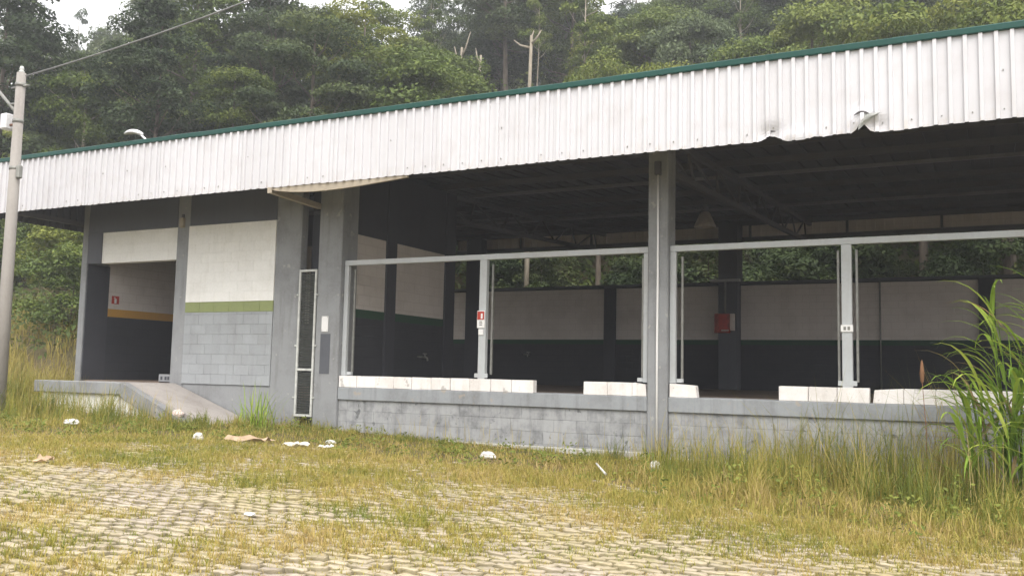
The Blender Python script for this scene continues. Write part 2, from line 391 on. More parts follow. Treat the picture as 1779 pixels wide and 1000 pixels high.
for j, y in enumerate(np.arange(PY0+0.2, 11.4, HS)):
    for x in np.arange(PX0+0.2, PX1-0.2, HW):
        x2 = x + (HW/2 if j % 2 else 0)
        if y > edge_y(x2)+0.7: continue
        u, v, d = pix(x2, y, zg(x2))
        if d < 1 or u < -160 or u > 1940 or v > 1100: continue
        spots.append((d, x2, y, u, v))
spots.sort()
vis = [s for s in spots if -5 < s[3] < 1784 and s[4] < 1003]
near = set(id(s) for s in vis[:296])
BV, BF, off = [], [], 0
for s in spots:
    d, x, y, u, v = s
    k = rng.integers(8); tilt = rng.normal(0, 0.018, 2); dz = rng.normal(0, 0.005) + 0.002
    dz += 0.022*mnoise.noise(Vector((x*0.7, y*0.7, 3.0))); rz = rng.normal(0, 0.03) + math.pi*rng.integers(2)
    x += rng.normal(0, 0.005); y += rng.normal(0, 0.005)
    rot = Euler((tilt[0], tilt[1]+0.034, rz)).to_matrix()
    if id(s) in near:
        o = bpy.data.objects.new('paver', hex_me[k]); C.objects.link(o); o.parent = pavement
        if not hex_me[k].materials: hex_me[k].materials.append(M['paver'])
        o.location = (x, y, zg(x)+dz); o.rotation_euler = rot.to_euler()
    else:
        hv, hf = hexes[k]
        BV.append(hv @ np.array(rot).T + np.array([x, y, zg(x)+dz])); BF.append(hf+off); off += len(hv)
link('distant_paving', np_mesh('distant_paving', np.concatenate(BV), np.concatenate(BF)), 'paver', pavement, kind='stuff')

# ---------------------------------------------------------------- the depot building
depot = thing('depot_building', 'long open-sided loading depot with white ribbed metal fascia and grey columns', 'building')
D = depot
XR = 8.6            # right end, out of frame
# block courses: shared block mesh sizes
_block = {}
def block_mesh(w, d, h, mat, bev=0.008):
    k = (round(w, 3), round(d, 3), round(h, 3), mat)
    if k not in _block:
        bm = bmesh.new(); bm_box(bm, -w/2, w/2, -d/2, d/2, -h/2, h/2)
        bmesh.ops.bevel(bm, geom=bm.edges[:], offset=bev, segments=1, affect='EDGES')
        me = to_mesh(bm, 'block'); me.materials.append(M[mat]); _block[k] = me
    return _block[k]
def blockwork(name, x0, x1, z0, z1, yf, bands, depth=0.12, bw=0.4, course=0.2, joint=0.005, label=None, rough=0.0012, backing='mortar'):
    """wall infill facing -Y: mortar backing with single blocks proud of it. bands: [(ztop, mat)] from the bottom"""
    w = box(name, x0, x1, yf+0.007, yf+depth+0.06, z0, z1, backing, D, 0)
    if label: w['label'] = label
    z = z0; j = 0
    while z < z1-0.02:
        zt_ = min(z+course, z1)
        for zb, _ in bands:
            if z+0.02 < zb < zt_-0.02: zt_ = zb
        mat = [mm for zb, mm in bands if (z+zt_)/2 < zb][0]
        x = x0 - (bw/2 if j % 2 else 0)
        while x < x1-0.01:
            a, b = max(x, x0), min(x+bw, x1)
            if b-a > 0.03:
                me = block_mesh(b-a-joint, depth, zt_-z-joint, mat, 0.0015 if mat == 'white' else 0.004)
                o = bpy.data.objects.new('block', me); C.objects.link(o); o.parent = w
                o.location = Vector(((a+b)/2, yf+depth/2+random.uniform(-rough, rough), (z+zt_)/2)) - w.location
            x += bw
        z = zt_; j += 1
    return w

# floor
box('floor_slab', -17.99, XR, 14.12, 28.0, 0.95, 1.205, 'floor', D, 0)
# left block -------------------------------------------------
box('corner_column', -18.0, -17.82, 14.0, 14.6, 0.2, 5.45, 'grey', D, 0.012)
box('door_reveal', -17.819, -17.795, 14.03, 14.61, 1.21, 3.76, 'dark', D, 0)
box('lintel_wall', -17.819, -17.38, 14.005, 14.2, 3.762, 4.44, 'mid', D, 0)
box('lintel_beam', -17.819, -15.092, 14.0, 14.25, 4.442, 5.45, 'mid', D, 0.01)
blockwork('white_infill', -17.379, -15.091, 3.76, 4.44, 14.03, [(9, 'white')], joint=0.002, rough=0.0006, backing='white', label='white painted blockwork over the open doorway')
box('pillar', -15.09, -14.74, 14.0, 14.3, 0.2, 5.45, 'grey', D, 0.012)
box('lintel_beam', -14.738, -12.402, 14.0, 14.25, 4.442, 5.45, 'mid', D, 0.01)
blockwork('painted_infill', -14.739, -12.401, 1.19, 2.639, 13.985, [(9, 'grey_block')], joint=0.004, backing='grey_block', label='light grey painted blockwork under the olive band')
blockwork('painted_band', -14.739, -12.401, 2.641, 2.849, 13.985, [(9, 'green_band')], joint=0.003, backing='green_band', label='olive green painted course of blocks')
blockwork('white_infill', -14.739, -12.401, 2.851, 4.44, 13.985, [(9, 'white')], joint=0.002, rough=0.0006, backing='white', label='large white painted blockwork panel')
box('base_wall', -14.738, -12.402, 14.015, 14.2, 0.2, 1.187, 'grey', D, 0.01)
box('plain_wall', -12.40, -11.77, 14.0, 14.2, 0.2, 5.45, 'grey', D, 0.012)
box('slot_wall', -11.768, -11.342, 14.32, 14.42, 0.2, 5.45, 'dark', D, 0)
box('corner_column', -11.34, -10.79, 14.0, 14.5, 0.1, 5.45, 'grey', D, 0.015)
box('paint_patch', -11.21, -10.98, 13.996, 13.9995, 1.45, 2.2, 'mid', D, 0)
# room behind the doorway
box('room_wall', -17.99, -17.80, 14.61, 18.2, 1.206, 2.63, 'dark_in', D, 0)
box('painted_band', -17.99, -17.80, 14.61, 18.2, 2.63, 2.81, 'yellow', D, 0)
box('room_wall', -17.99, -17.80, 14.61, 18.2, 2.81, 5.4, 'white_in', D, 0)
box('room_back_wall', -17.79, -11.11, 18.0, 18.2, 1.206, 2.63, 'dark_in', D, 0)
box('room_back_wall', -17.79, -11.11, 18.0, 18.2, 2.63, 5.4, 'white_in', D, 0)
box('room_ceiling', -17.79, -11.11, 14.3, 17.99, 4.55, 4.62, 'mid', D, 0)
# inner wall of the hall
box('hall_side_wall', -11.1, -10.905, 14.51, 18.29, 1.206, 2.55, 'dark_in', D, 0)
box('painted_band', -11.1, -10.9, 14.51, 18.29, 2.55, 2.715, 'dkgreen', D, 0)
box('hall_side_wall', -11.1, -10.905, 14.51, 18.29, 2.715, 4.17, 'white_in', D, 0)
box('hall_side_beam', -11.1, -10.895, 14.51, 18.29, 4.17, 5.6, 'dark', D, 0)
for y0, y1 in ((15.6, 15.95), (17.9, 18.32)):
    box('hall_column', -11.05, -10.86, y0, y1, 1.206, 5.6, 'dark', D, 0.01)
# dock front -------------------------------------------------
cols = [(-4.77, -4.44), (1.70, 2.03), (8.2, 8.53)]
for i, (a, b) in enumerate(cols):
    box('column', a, b, 14.0, 14.4, -0.2, 5.5, 'grey', D, 0.018)
bays = [(-10.789, -4.772), (-4.438, 1.698), (2.032, 8.198)]
for i, (a, b) in enumerate(bays):
    box('dock_beam', a, b, 14.03, 14.3, 0.98, 1.212, 'beam', D, 0.012)
    blockwork('dock_wall', a, b, 0.18, 0.978, 14.075, [(9, 'dock_block')], joint=0.004, backing='dock_block', rough=0.002)
    box('dock_plinth', a, b, 14.035, 14.2, -0.4, 0.345 - 0.02*i*3, 'plinth', D, 0.012)
# white blocks along the dock edge
low_wall = box('dock_kerb', -10.78, 8.1, 14.24, 14.27, 1.2125, 1.222, 'mortar', D, 0)
low_wall['label'] = 'broken row of white painted kerb blocks along the dock edge'
def kerb_run(edges, chip=()):
    for i in range(len(edges)-1):
        a, b = edges[i], edges[i+1]
        bm = bmesh.new(); bm_box(bm, -(b-a)/2+0.004, (b-a)/2-0.004, -0.07, 0.07, -0.105, 0.105)
        bmesh.ops.bevel(bm, geom=bm.edges[:], offset=0.006, segments=1, affect='EDGES')
        for v in bm.verts:
            v.co += Vector((random.uniform(-1, 1), random.uniform(-1, 1), random.uniform(-1, 1)))*0.003
            if i in chip and v.co.z > 0.05 and (v.co.x > 0.1) == (chip[i] > 0): v.co.z -= 0.025; v.co.x *= 0.9
        o = link('kerb_block', to_mesh(bm, 'kerb_block'), 'white_block', low_wall)
        o.location = Vector(((a+b)/2, 14.115+random.uniform(-0.006, 0.006), 1.2135+0.106)) - low_wall.location
        o.rotation_euler = (0, 0, random.uniform(-0.008, 0.008))
kerb_run([-10.78, -10.37, -9.95, -9.56, -9.17, -8.76, -8.37, -7.98, -7.57, -7.17, -6.76])
kerb_run([-5.86, -5.45, -5.03, -4.79], {2: 1})
kerb_run([-4.42, -3.98], {0: 1})
kerb_run([-2.76, -2.34, -1.94, -1.50])
kerb_run([-1.46, -1.06, -0.65, -0.25, 0.15, 0.55, 0.95, 1.35, 1.69], {0: -1})
kerb_run([2.05+0.4*k for k in range(15)])
# steel frames in the bays
def frame(name, parts, label):
    e = box(name, *parts[0][1:], 'steel', D, 0.005); e['label'] = label
    for nm, x0, x1, y0, y1, z0, z1, mt in [(p[0], *p[1:7], p[7] if len(p) > 7 else 'steel') for p in parts[1:]]:
        box(nm, x0, x1, y0, y1, z0, z1, mt, e, 0.004)
    return e
def frame_parts(a, b, posts):
    L = [('rail', a, b, 14.10, 14.18, 3.49, 3.585)]
    L += [('upright', a, a+0.095, 14.10, 14.17, 1.43, 3.488), ('upright', b-0.095, b, 14.10, 14.17, 1.43, 3.488)]
    L += [('thin_bar', a+0.15, a+0.185, 14.2, 14.24, 1.5, 3.42, 'steel_thin'), ('thin_bar', b-0.16, b-0.125, 14.2, 14.24, 1.5, 3.42, 'steel_thin')]
    for p in posts:
        L += [('post', p-0.07, p+0.07, 14.095, 14.185, 1.33, 3.488), ('foot_bracket', p-0.13, p+0.13, 14.09, 14.094, 1.45, 1.52),
              ('thin_bar', p+0.11, p+0.145, 14.2, 14.24, 1.5, 3.42, 'steel_thin')]
        if p > -5: L += [('thin_bar', p-0.145, p-0.11, 14.2, 14.24, 1.5, 3.42, 'steel_thin')]
    L += [('foot_bracket', a+0.1, a+0.2, 14.13, 14.2, 1.44, 1.5), ('foot_bracket', b-0.2, b-0.1, 14.13, 14.2, 1.44, 1.5)]
    return L
frame('bay_frame', frame_parts(-10.78, -4.775, [-7.79]), 'grey steel frame in the open bay nearest the doorway')
frame('bay_frame', frame_parts(-4.435, 1.695, [-1.80]), 'grey steel frame in the open bay behind the tall reed grass')
frame('bay_frame', frame_parts(2.035, 8.195, [5.0]), 'grey steel frame in the bay beyond the reed grass')
# louvred grille beside the column
g = box('grille', -11.765, -11.725, 13.975, 14.01, 0.64, 3.43, 'frame_white', D, 0.004); g['label'] = 'tall narrow grille with white frame and dark slats'
box('frame_bar', -11.385, -11.345, 13.975, 14.01, 0.64, 3.43, 'frame_white', g, 0.004)
for z in (0.64, 1.5, 3.385): box('frame_bar', -11.724, -11.386, 13.977, 14.008, z, z+0.045, 'frame_white', g, 0.004)
for z in (0.98, 1.96, 2.93):
    for x in (-11.81, -11.343): box('lug', x, x+0.043, 13.97, 13.998, z, z+0.03, 'frame_white', g, 0.003)
bm = bmesh.new(); z = 0.70
while z < 3.37:
    if not 1.48 < z < 1.55:
        vs = bm_box(bm, -11.723, -11.387, -0.003, 0.003, -0.017, 0.017)
        for v in vs:
            y, zz = v.co.y, v.co.z; v.co.y = 14.02+y*0.8-zz*0.5; v.co.z = z+zz+y
    z += 0.047
for k in range(5): bm_box(bm, -11.66+k*0.065, -11.655+k*0.065, 14.034, 14.04, 0.69, 3.38)
o = link('louvre_slats', to_mesh(bm, 'louvre_slats'), 'mesh', g, kind='stuff'); o.location = -g.location
# landing and ramp in front of the doorway
land = box('landing', -17.35, -14.9, 12.78, 13.98, 0.2, 1.19, 'ramp', D, 0.01)
box('landing_kerb', -17.4, -14.86, 12.6, 12.779, 0.965, 1.205, 'grey', land, 0.015)
box('landing_wall', -17.3, -14.98, 12.68, 12.779, 0.2, 0.964, 'white', land, 0)
bm = bmesh.new()
pr = [(-14.898, 1.19), (-12.6, 0.42), (-12.6, 0.1), (-14.898, 0.1)]
vs = [bm.verts.new((x, y, z)) for y in (12.78, 13.975) for x, z in pr]
for f in ((0, 1, 2, 3), (7, 6, 5, 4), (0, 4, 5, 1), (1, 5, 6, 2), (2, 6, 7, 3), (3, 7, 4, 0)): bm.faces.new([vs[i] for i in f])
bmesh.ops.recalc_face_normals(bm, faces=bm.faces[:])
rp = link('ramp', to_mesh(bm, 'ramp'), 'ramp', D)
bm = bmesh.new()
pr = [(-14.858, 1.205), (-13.15, 0.52), (-13.15, 0.26), (-14.0, 0.55), (-14.858, 0.93)]
vs = [bm.verts.new((x, y, z)) for y in (12.6, 12.779) for x, z in pr]
n_ = len(pr); bm.faces.new(vs[:n_]); bm.faces.new(vs[n_:][::-1])
for i in range(n_): bm.faces.new((vs[(i+1) % n_], vs[i], vs[n_+i], vs[n_+(i+1) % n_]))
bmesh.ops.recalc_face_normals(bm, faces=bm.faces[:])
link('ramp_kerb', to_mesh(bm, 'ramp_kerb'), 'grey', rp)
bm = bmesh.new()
pr = [(-14.9, 0.9), (-14.0, 0.54), (-13.2, 0.25), (-13.2, 0.1), (-14.9, 0.1)]
vs = [bm.verts.new((x, y, z)) for y in (12.66, 12.775) for x, z in pr]
bm.faces.new(vs[:n_]); bm.faces.new(vs[n_:][::-1])
for i in range(n_): bm.faces.new((vs[(i+1) % n_], vs[i], vs[n_+i], vs[n_+(i+1) % n_]))
bmesh.ops.recalc_face_normals(bm, faces=bm.faces[:])
link('ramp_wall', to_mesh(bm, 'ramp_wall'), 'white', rp)
# back wall --------------------------------------------------
bw_cols = [(-17.2, -16.75), (-16.1, -15.5), (-10.97, -10.58), (-0.2, 0.2), (5.6, 6.0)]
full = (-7.17, -6.6)
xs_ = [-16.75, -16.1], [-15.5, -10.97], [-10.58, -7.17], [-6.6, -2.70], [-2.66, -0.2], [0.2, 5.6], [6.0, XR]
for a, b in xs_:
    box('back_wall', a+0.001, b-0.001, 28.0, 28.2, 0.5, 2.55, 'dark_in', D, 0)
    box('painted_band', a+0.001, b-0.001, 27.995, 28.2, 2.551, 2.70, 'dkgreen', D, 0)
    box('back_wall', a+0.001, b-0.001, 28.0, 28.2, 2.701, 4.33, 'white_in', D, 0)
for a, b in bw_cols: box('back_column', a, b, 27.9, 28.25, 0.5, 6.2 if a < -15 else 4.36, 'dark', D, 0.01)
bc = box('back_column', full[0], full[1], 27.55, 28.24, 1.2, 6.2, 'mid', D, 0.015)
box('capital', -7.40, -6.50, 27.4, 27.549, 4.41, 4.48, 'steel', bc, 0.005)
box('wall_cap', -16.75, XR, 27.93, 28.32, 4.362, 4.45, 'mid', D, 0.01)
tube('drop_pipe', [(-2.68, 27.96, 1.2), (-2.68, 27.96, 4.36)], 0.02, 'steel_thin', D)
# roof --------------------------------------------------------
def zr(y): return 5.5 + 0.052*(y-12.4)
def ribbed(name, u0, u1, rows, fn, mat, parent, pitch=0.17, ribw=0.055, h=0.036, thick=False):
    """trapezoidal sheet: u runs across the ribs, rows along them; fn(u, row, lift) -> xyz"""
    us = []
    u = u0
    while u < u1-1e-4:
        c = u+pitch/2
        for du, l in ((-pitch/2, 0), (-ribw*0.46, 0), (-ribw*0.4, h), (ribw*0.4, h), (ribw*0.46, 0)):
            if c+du <= u1+1e-6: us.append((c+du, l))
        u += pitch
    us.append((u1, 0))
    V = [fn(a, r, l) for r in rows for a, l in us]; n = len(us)
    F = [(j*n+i, j*n+i+1, (j+1)*n+i+1, (j+1)*n+i) for j in range(len(rows)-1) for i in range(n-1)]
    me = bpy.data.meshes.new(name); me.from_pydata(V, [], F); me.update()
    return link(name, me, mat, parent)
roof = box('roof_purlin', -18.7, XR, 12.55, 12.63, zr(12.6)-0.16, zr(12.6)-0.03, 'dark_steel', D, 0)
roof.name = 'roof'
for k, y in enumerate(np.arange(14.3, 28.4, 1.72)):
    box('purlin', -18.7, XR, y, y+0.07, zr(y)-(0.09 if k in (3, 6) else 0.15), zr(y)-0.022, 'pale_purlin' if k in (3, 6) else 'dark_steel', roof, 0)
for x0 in np.arange(-18.72, XR-0.5, 1.02*3):
    o = ribbed('roof_sheet', x0, x0+3.06, [12.45, 20.0, 31.0], lambda a, r, l: (a, r, zr(r)+l), 'roof_in', roof, pitch=0.34, h=0.04, ribw=0.09)  # rear overhang past the back wall is added, unseen, to shade the bank
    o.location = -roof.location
for x in (-11.07, -4.6, 1.86, 8.36):          # lattice rafters over the column lines
    bm = bmesh.new()
    L0 = [(y, zr(y)-0.2) for y in np.linspace(12.7, 28.2, 17)]; L1 = [(y, zr(y)-0.75) for y in np.linspace(14.4, 27.5, 17)]
    def strut(p, q, w=0.03):
        d = Vector((0, q[0]-p[0], q[1]-p[1])); nrm = Vector((0, -d.z, d.y)).normalized()*w
        a, b = Vector((x, p[0], p[1])), Vector((x, q[0], q[1])); sx = Vector((w, 0, 0))
        vs = [bm.verts.new(c+sg*nrm+s2*sx) for c in (a, b) for sg, s2 in ((-1, -1), (1, -1), (1, 1), (-1, 1))]
        for f in ((0, 1, 2, 3), (7, 6, 5, 4), (0, 4, 5, 1), (1, 5, 6, 2), (2, 6, 7, 3), (3, 7, 4, 0)): bm.faces.new([vs[i] for i in f])
    strut(L0[0], L0[-1], 0.05); strut(L1[0], L1[-1], 0.05)
    for i in range(16):
        strut(L0[i] if i % 2 else L1[i], L1[i+1] if i % 2 else L0[i+1], 0.02)
    bmesh.ops.recalc_face_normals(bm, faces=bm.faces[:])
    o = link('rafter', to_mesh(bm, 'rafter'), 'dark_steel', roof); o.location = -roof.location
o = ribbed('rear_sheet', -16.7, XR, [5.83, 6.28], lambda a, r, l: (a, 28.3-l, r), 'white_in', roof, pitch=0.25, h=0.03); o.location = -roof.location
box('rear_beam', -16.7, XR, 28.22, 28.29, 5.70, 5.83, 'dark_steel', roof, 0)
for x in (-14.2, -11.6, -9.0, -6.4, -3.6, -1.1, 1.5, 4.0): box('rear_stud', x, x+0.07, 28.2, 28.255, 5.832, 6.28, 'dark_steel', roof, 0)
# fascia -------------------------------------------------------
FY = 12.34
fas = box('fascia', -18.95, XR, FY+0.03, FY+0.07, 5.55, 5.62, 'dark_steel', D, 0)
fas['label'] = 'white ribbed metal fascia running the whole length of the roof'
def bottom(x):
    b = 4.668 + 0.010*mnoise.noise(Vector((x*1.7, 1.0, 0))) + 0.006*mnoise.noise(Vector((x*6, 2.0, 0)))
    b += 0.085*math.exp(-((x+2.50)/0.11)**2) - 0.03*math.exp(-((x+2.2)/0.25)**2)
    b += 0.03*math.exp(-((x+1.8)/0.8)**2)*mnoise.noise(Vector((x*9, 4.0, 0))) + 0.11*math.exp(-((x+1.36)/0.075)**2) - 0.015*math.exp(-((x+1.0)/0.3)**2)
    return b
def fas_fn(a, r, l):
    b = bottom(a); z = b + (5.765-b)*r
    dent = 0.0
    for cx, cz, rx, rz, dp in ((-1.36, 4.83, 0.13, 0.12, -0.06), (-2.5, 4.76, 0.15, 0.12, 0.07), (-1.2, 4.75, 0.12, 0.1, 0.05), (-2.2, 4.7, 0.3, 0.1, -0.03)):
        dent += dp*math.exp(-((a-cx)/rx)**2-((z-cz)/rz)**2)
    dent += 0.006*mnoise.noise(Vector((a*1.3, z*1.5, 7)))
    return (a, FY-l+dent, z)
rows = [0, 0.03, 0.07, 0.11, 0.15, 0.2, 0.26, 0.35, 0.6, 1.0]
x = -18.95; k = 0
while x < XR-0.2:
    o = ribbed('fascia_panel', x, min(x+1.02, XR), rows, lambda a, r, l, k=k: (lambda p: (p[0], p[1]+0.004*(k % 2), p[2]))(fas_fn(a, r, l)), 'sheet', fas)
    o.location = -fas.location
    x += 1.02; k += 1
# screw heads along the drip edge
bm = bmesh.new()
for xx in np.arange(-18.8, XR, 0.34):
    for zz in (4.78, 5.25):
        if random.random() < (0.75 if zz < 5 else 0.12):
            p = fas_fn(xx, (zz-4.67)/1.065, 0)
            r = bmesh.ops.create_cube(bm, size=0.014)
            for v in r['verts']: v.co = Vector((p[0], p[1]-0.006, p[2]+random.uniform(-0.01, 0.01))) + v.co*Vector((1, 0.8, 1))
o = link('screw_heads', to_mesh(bm, 'screw_heads'), 'steel_thin', fas, kind='stuff'); o.location = -fas.location
# torn flap of sheet curling out beside the hole
bm = bmesh.new(); n1, n2 = 7, 6; grid = []
for i in range(n1):
    for j in range(n2):
        s, t = i/(n1-1), j/(n2-1)
        xx = -1.36 + 0.25*t + 0.02*math.sin(s*5); wz = 4.905 - 0.02*t
        zz = wz - (0.2*(1-t)**1.2+0.015)*s; yy = FY - 0.035 - 0.05*math.sin(s*3.1)*(1-t*0.5) - 0.02*t
        grid.append(bm.verts.new((xx-0.03*s, yy, zz)))
for i in range(n1-1):
    for j in range(n2-1): bm.faces.new((grid[i*n2+j], grid[i*n2+j+1], grid[(i+1)*n2+j+1], grid[(i+1)*n2+j]))
bmesh.ops.solidify(bm, geom=bm.faces[:], thickness=0.004)
o = link('torn_flap', to_mesh(bm, 'torn_flap', True), 'frame_white', fas); o.location = -fas.location; o['label'] = 'torn and curled scrap of metal at the drip edge'
bm = bmesh.new()
pts = [(-1.455+0.19*t, FY-0.047-0.012*math.sin(t*3.1), 4.885+0.035*math.sin(t*3.1)) for t in np.linspace(0, 1, 9)]
V, F = tube_geo(pts, [0.004, 0.01, 0.014, 0.015, 0.015, 0.014, 0.012, 0.008, 0.003], 6)
me = bpy.data.meshes.new('tear_edge'); me.from_pydata([tuple(v) for v in V], [], F); me.update(); bm.free()
o = link('tear_edge', me, 'dark_steel', fas); o.location = -fas.location
# green flashing along the top, in lengths
xx = -18.98; k = 0
while xx < XR:
    bm = bmesh.new(); w = min(3.0, XR-xx)
    pr = [(FY-0.045, 5.75), (FY-0.05, 5.76), (FY-0.05, 5.825), (FY-0.03, 5.84), (FY+0.16, 5.85), (FY+0.17, 5.835), (FY+0.17, 5.75)]
    dzz = random.uniform(-0.004, 0.004)
    ns = 7
    rows_ = [[bm.verts.new((xx+w*i/(ns-1)-0.002, y+0.002*(k % 2), z+dzz+random.uniform(-0.0025, 0.0025))) for y, z in pr] for i in range(ns)]
    for i in range(ns-1):
        for j in range(len(pr)): bm.faces.new((rows_[i][j], rows_[i][(j+1) % len(pr)], rows_[i+1][(j+1) % len(pr)], rows_[i+1][j]))
    bm.faces.new(rows_[0]); bm.faces.new(rows_[-1][::-1])
    bmesh.ops.recalc_face_normals(bm, faces=bm.faces[:])
    o = link('cap_flashing', to_mesh(bm, 'cap_flashing'), 'cap', fas); o.location = -fas.location
    xx += 3.0; k += 1
# side fascia at the left gable
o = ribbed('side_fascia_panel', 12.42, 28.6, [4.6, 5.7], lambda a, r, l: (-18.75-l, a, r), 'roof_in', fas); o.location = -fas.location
box('side_edge_beam', -18.1, -18.02, 12.42, 28.0, 4.62, 4.72, 'dark_steel', fas, 0)
box('fascia_rail', -18.9, -11.2, FY+0.05, FY+0.1, 4.72, 4.78, 'dark_steel', fas, 0)
box('fascia_rail', -8.2, XR, FY+0.05, FY+0.1, 4.80, 4.85, 'dark_steel', fas, 0)
# soffit struts hanging the fascia from the wall
for x in (-17.9, -16.4, -14.9, -13.4, -12.0, -8.9, -6.8, -2.4, -0.3):
    o = tube('fascia_strut', [(x, FY+0.08, 4.75), (x, 14.1, 5.35)], 0.022, 'dark_steel', fas, 6); o.location = -fas.location
# sagging edge board and outrigger
bm = bmesh.new(); n1 = 15; vs = []
for i in range(n1):
    t = i/(n1-1); xx = -11.12+2.85*t; sag = 0.085*math.sin(t**0.8*math.pi)
    zb = 4.648-sag*1.25*(1-0.25*t)-0.012; zt2 = 4.70
    vs.append([bm.verts.new((xx, FY+dy, z)) for dy, z in ((0.012, zb), (0.012, zt2), (0.06, zt2), (0.06, zb))])
for i in range(n1-1):
    for j in range(4): bm.faces.new((vs[i][j], vs[i][(j+1) % 4], vs[i+1][(j+1) % 4], vs[i+1][j]))
bm.faces.new(vs[0]); bm.faces.new(vs[-1][::-1]); bmesh.ops.recalc_face_normals(bm, faces=bm.faces[:])
o = link('sagging_edge_board', to_mesh(bm, 'sagging_edge_board'), 'timber', fas); o.location = -fas.location; o['label'] = 'pale board sagging loose below the fascia'
bm = bmesh.new()
a, b = Vector((-11.13, FY-0.0, 4.63)), Vector((-11.36, 13.999, 4.64))
d = (b-a).normalized(); sx = d.cross(Vector((0, 0, 1)))*0.045; sz = Vector((0, 0, 0.05))
vs = [bm.verts.new(c+p*sx+q*sz) for c in (a, b) for p, q in ((-1, -1), (1, -1), (1, 1), (-1, 1))]
for f in ((0, 1, 2, 3), (7, 6, 5, 4), (0, 4, 5, 1), (1, 5, 6, 2), (2, 6, 7, 3), (3, 7, 4, 0)): bm.faces.new([vs[i] for i in f])
bmesh.ops.recalc_face_normals(bm, faces=bm.faces[:])
o = link('outrigger', to_mesh(bm, 'outrigger'), 'timber', fas); o.location = -fas.location
# conduit on the middle column
cd = tube('conduit', [(-4.60, 13.985, 0.2), (-4.603, 13.985, 2.0), (-4.598, 13.985, 3.1), (-4.602, 13.985, 4.72)], 0.018, 'signwhite', D, 8)
box('conduit_box', -4.65, -4.55, 13.93, 13.999, 4.71, 4.92, 'dark_steel', cd, 0.006)

# ---------------------------------------------------------------- fittings that hang on the building
def sign_box(name, label, cat, x0, x1, y0, y1, z0, z1, mat):
    e = thing(name, label, cat, ((x0+x1)/2, y1, z0)); box('plate', x0, x1, y0, y1, z0, z1, mat, e, 0.002); return e
e = sign_box('notice_plate', 'blank white notice plate on the grey corner column beside the grille', 'sign', -11.19, -11.04, 13.985, 13.999, 2.24, 2.53, 'signwhite')
for x in (-11.18, -11.06):
    for z in (2.255, 2.505): box('screw', x, x+0.012, 13.981, 13.985, z, z+0.012, 'steel_thin', e, 0)
e = sign_box('warning_sign', 'small white sign with red top on the slim post in the first bay', 'sign', -7.88, -7.73, 14.07, 14.09, 2.30, 2.60, 'signwhite')
box('red_symbol', -7.87, -7.74, 14.062, 14.068, 2.445, 2.585, 'red', e, 0)
box('white_symbol', -7.80, -7.765, 14.058, 14.0615, 2.46, 2.55, 'signwhite', e, 0)
for z, w in ((2.405, 0.05), (2.375, 0.06), (2.345, 0.05)): box('printed_line', -7.805-w/2, -7.805+w/2, 14.067, 14.0695, z, z+0.012, 'black', e, 0)
e2 = sign_box('tag_plate', 'narrow white tag below the red topped sign on the slim post', 'sign', -7.85, -7.755, 14.072, 14.09, 2.18, 2.28, 'signwhite')
e = sign_box('number_plate', 'small white plate on the slim post left of the reed grass', 'sign', -1.885, -1.715, 14.075, 14.092, 2.22, 2.32, 'signwhite')
for x in (-1.845, -1.79): box('printed_mark', x, x+0.035, 14.072, 14.0745, 2.245, 2.295, 'steel_thin', e, 0)
e = thing('extinguisher_sign', 'red fire extinguisher sign on the white wall inside the doorway', 'sign', (-17.8, 14.8, 2.9))
box('plate', -17.799, -17.793, 14.7, 14.9, 2.93, 3.11, 'red', e, 0)
box('symbol', -17.7925, -17.791, 14.77, 14.83, 2.945, 3.05, 'signwhite', e, 0)
box('symbol_nozzle', -17.7925, -17.791, 14.755, 14.80, 3.06, 3.08, 'signwhite', e, 0)
box('lower_plate', -17.799, -17.794, 14.74, 14.86, 2.84, 2.90, 'paper', e, 0)
e = thing('fuse_box', 'faded red electrical box on the thick column at the back', 'box', (-6.95, 27.55, 2.88))
box('cabinet', -7.24, -6.80, 27.36, 27.548, 2.88, 3.45, 'red_box', e, 0.01)
box('door_panel', -7.1, -6.84, 27.345, 27.359, 2.95, 3.42, 'red', e, 0.004)
box('side_panel', -6.79, -6.66, 27.42, 27.548, 2.95, 3.45, 'paper', e, 0.006)
box('bracket', -7.02, -6.8, 27.33, 27.344, 2.93, 2.97, 'paper', e, 0.003)
tube('feed_pipe', [(-6.95, 27.5, 3.452), (-6.95, 27.5, 4.405)], 0.035, 'steel_thin', D)
# pendant lamp
e = thing('pendant_lamp', 'cone shaped industrial lamp hanging under the roof right of the middle column', 'lamp', (-5.5, 20.0, 4.83))
def lathe(name, prof, mat, parent, seg=20):
    V = [(r*math.cos(2*math.pi*k/seg), r*math.sin(2*math.pi*k/seg), z) for r, z in prof for k in range(seg)]
    F = [(i*seg+k, i*seg+(k+1) % seg, (i+1)*seg+(k+1) % seg, (i+1)*seg+k) for i in range(len(prof)-1) for k in range(seg)]
    me = bpy.data.meshes.new(name); me.from_pydata(V, [], F); me.update()
    for p in me.polygons: p.use_smooth = True
    return link(name, me, mat, parent)
lathe('shade', [(0.235, 0.0), (0.24, 0.03), (0.19, 0.14), (0.12, 0.30), (0.09, 0.34), (0.0, 0.35)], 'shade', e)
lathe('housing', [(0.0, 0.34), (0.085, 0.345), (0.085, 0.47), (0.03, 0.50), (0.0, 0.5)], 'dark_steel', e)
tube('rod', [(0, 0, 0.49), (0, 0, zr(20.0)-4.83-0.02)], 0.012, 'dark_steel', e)
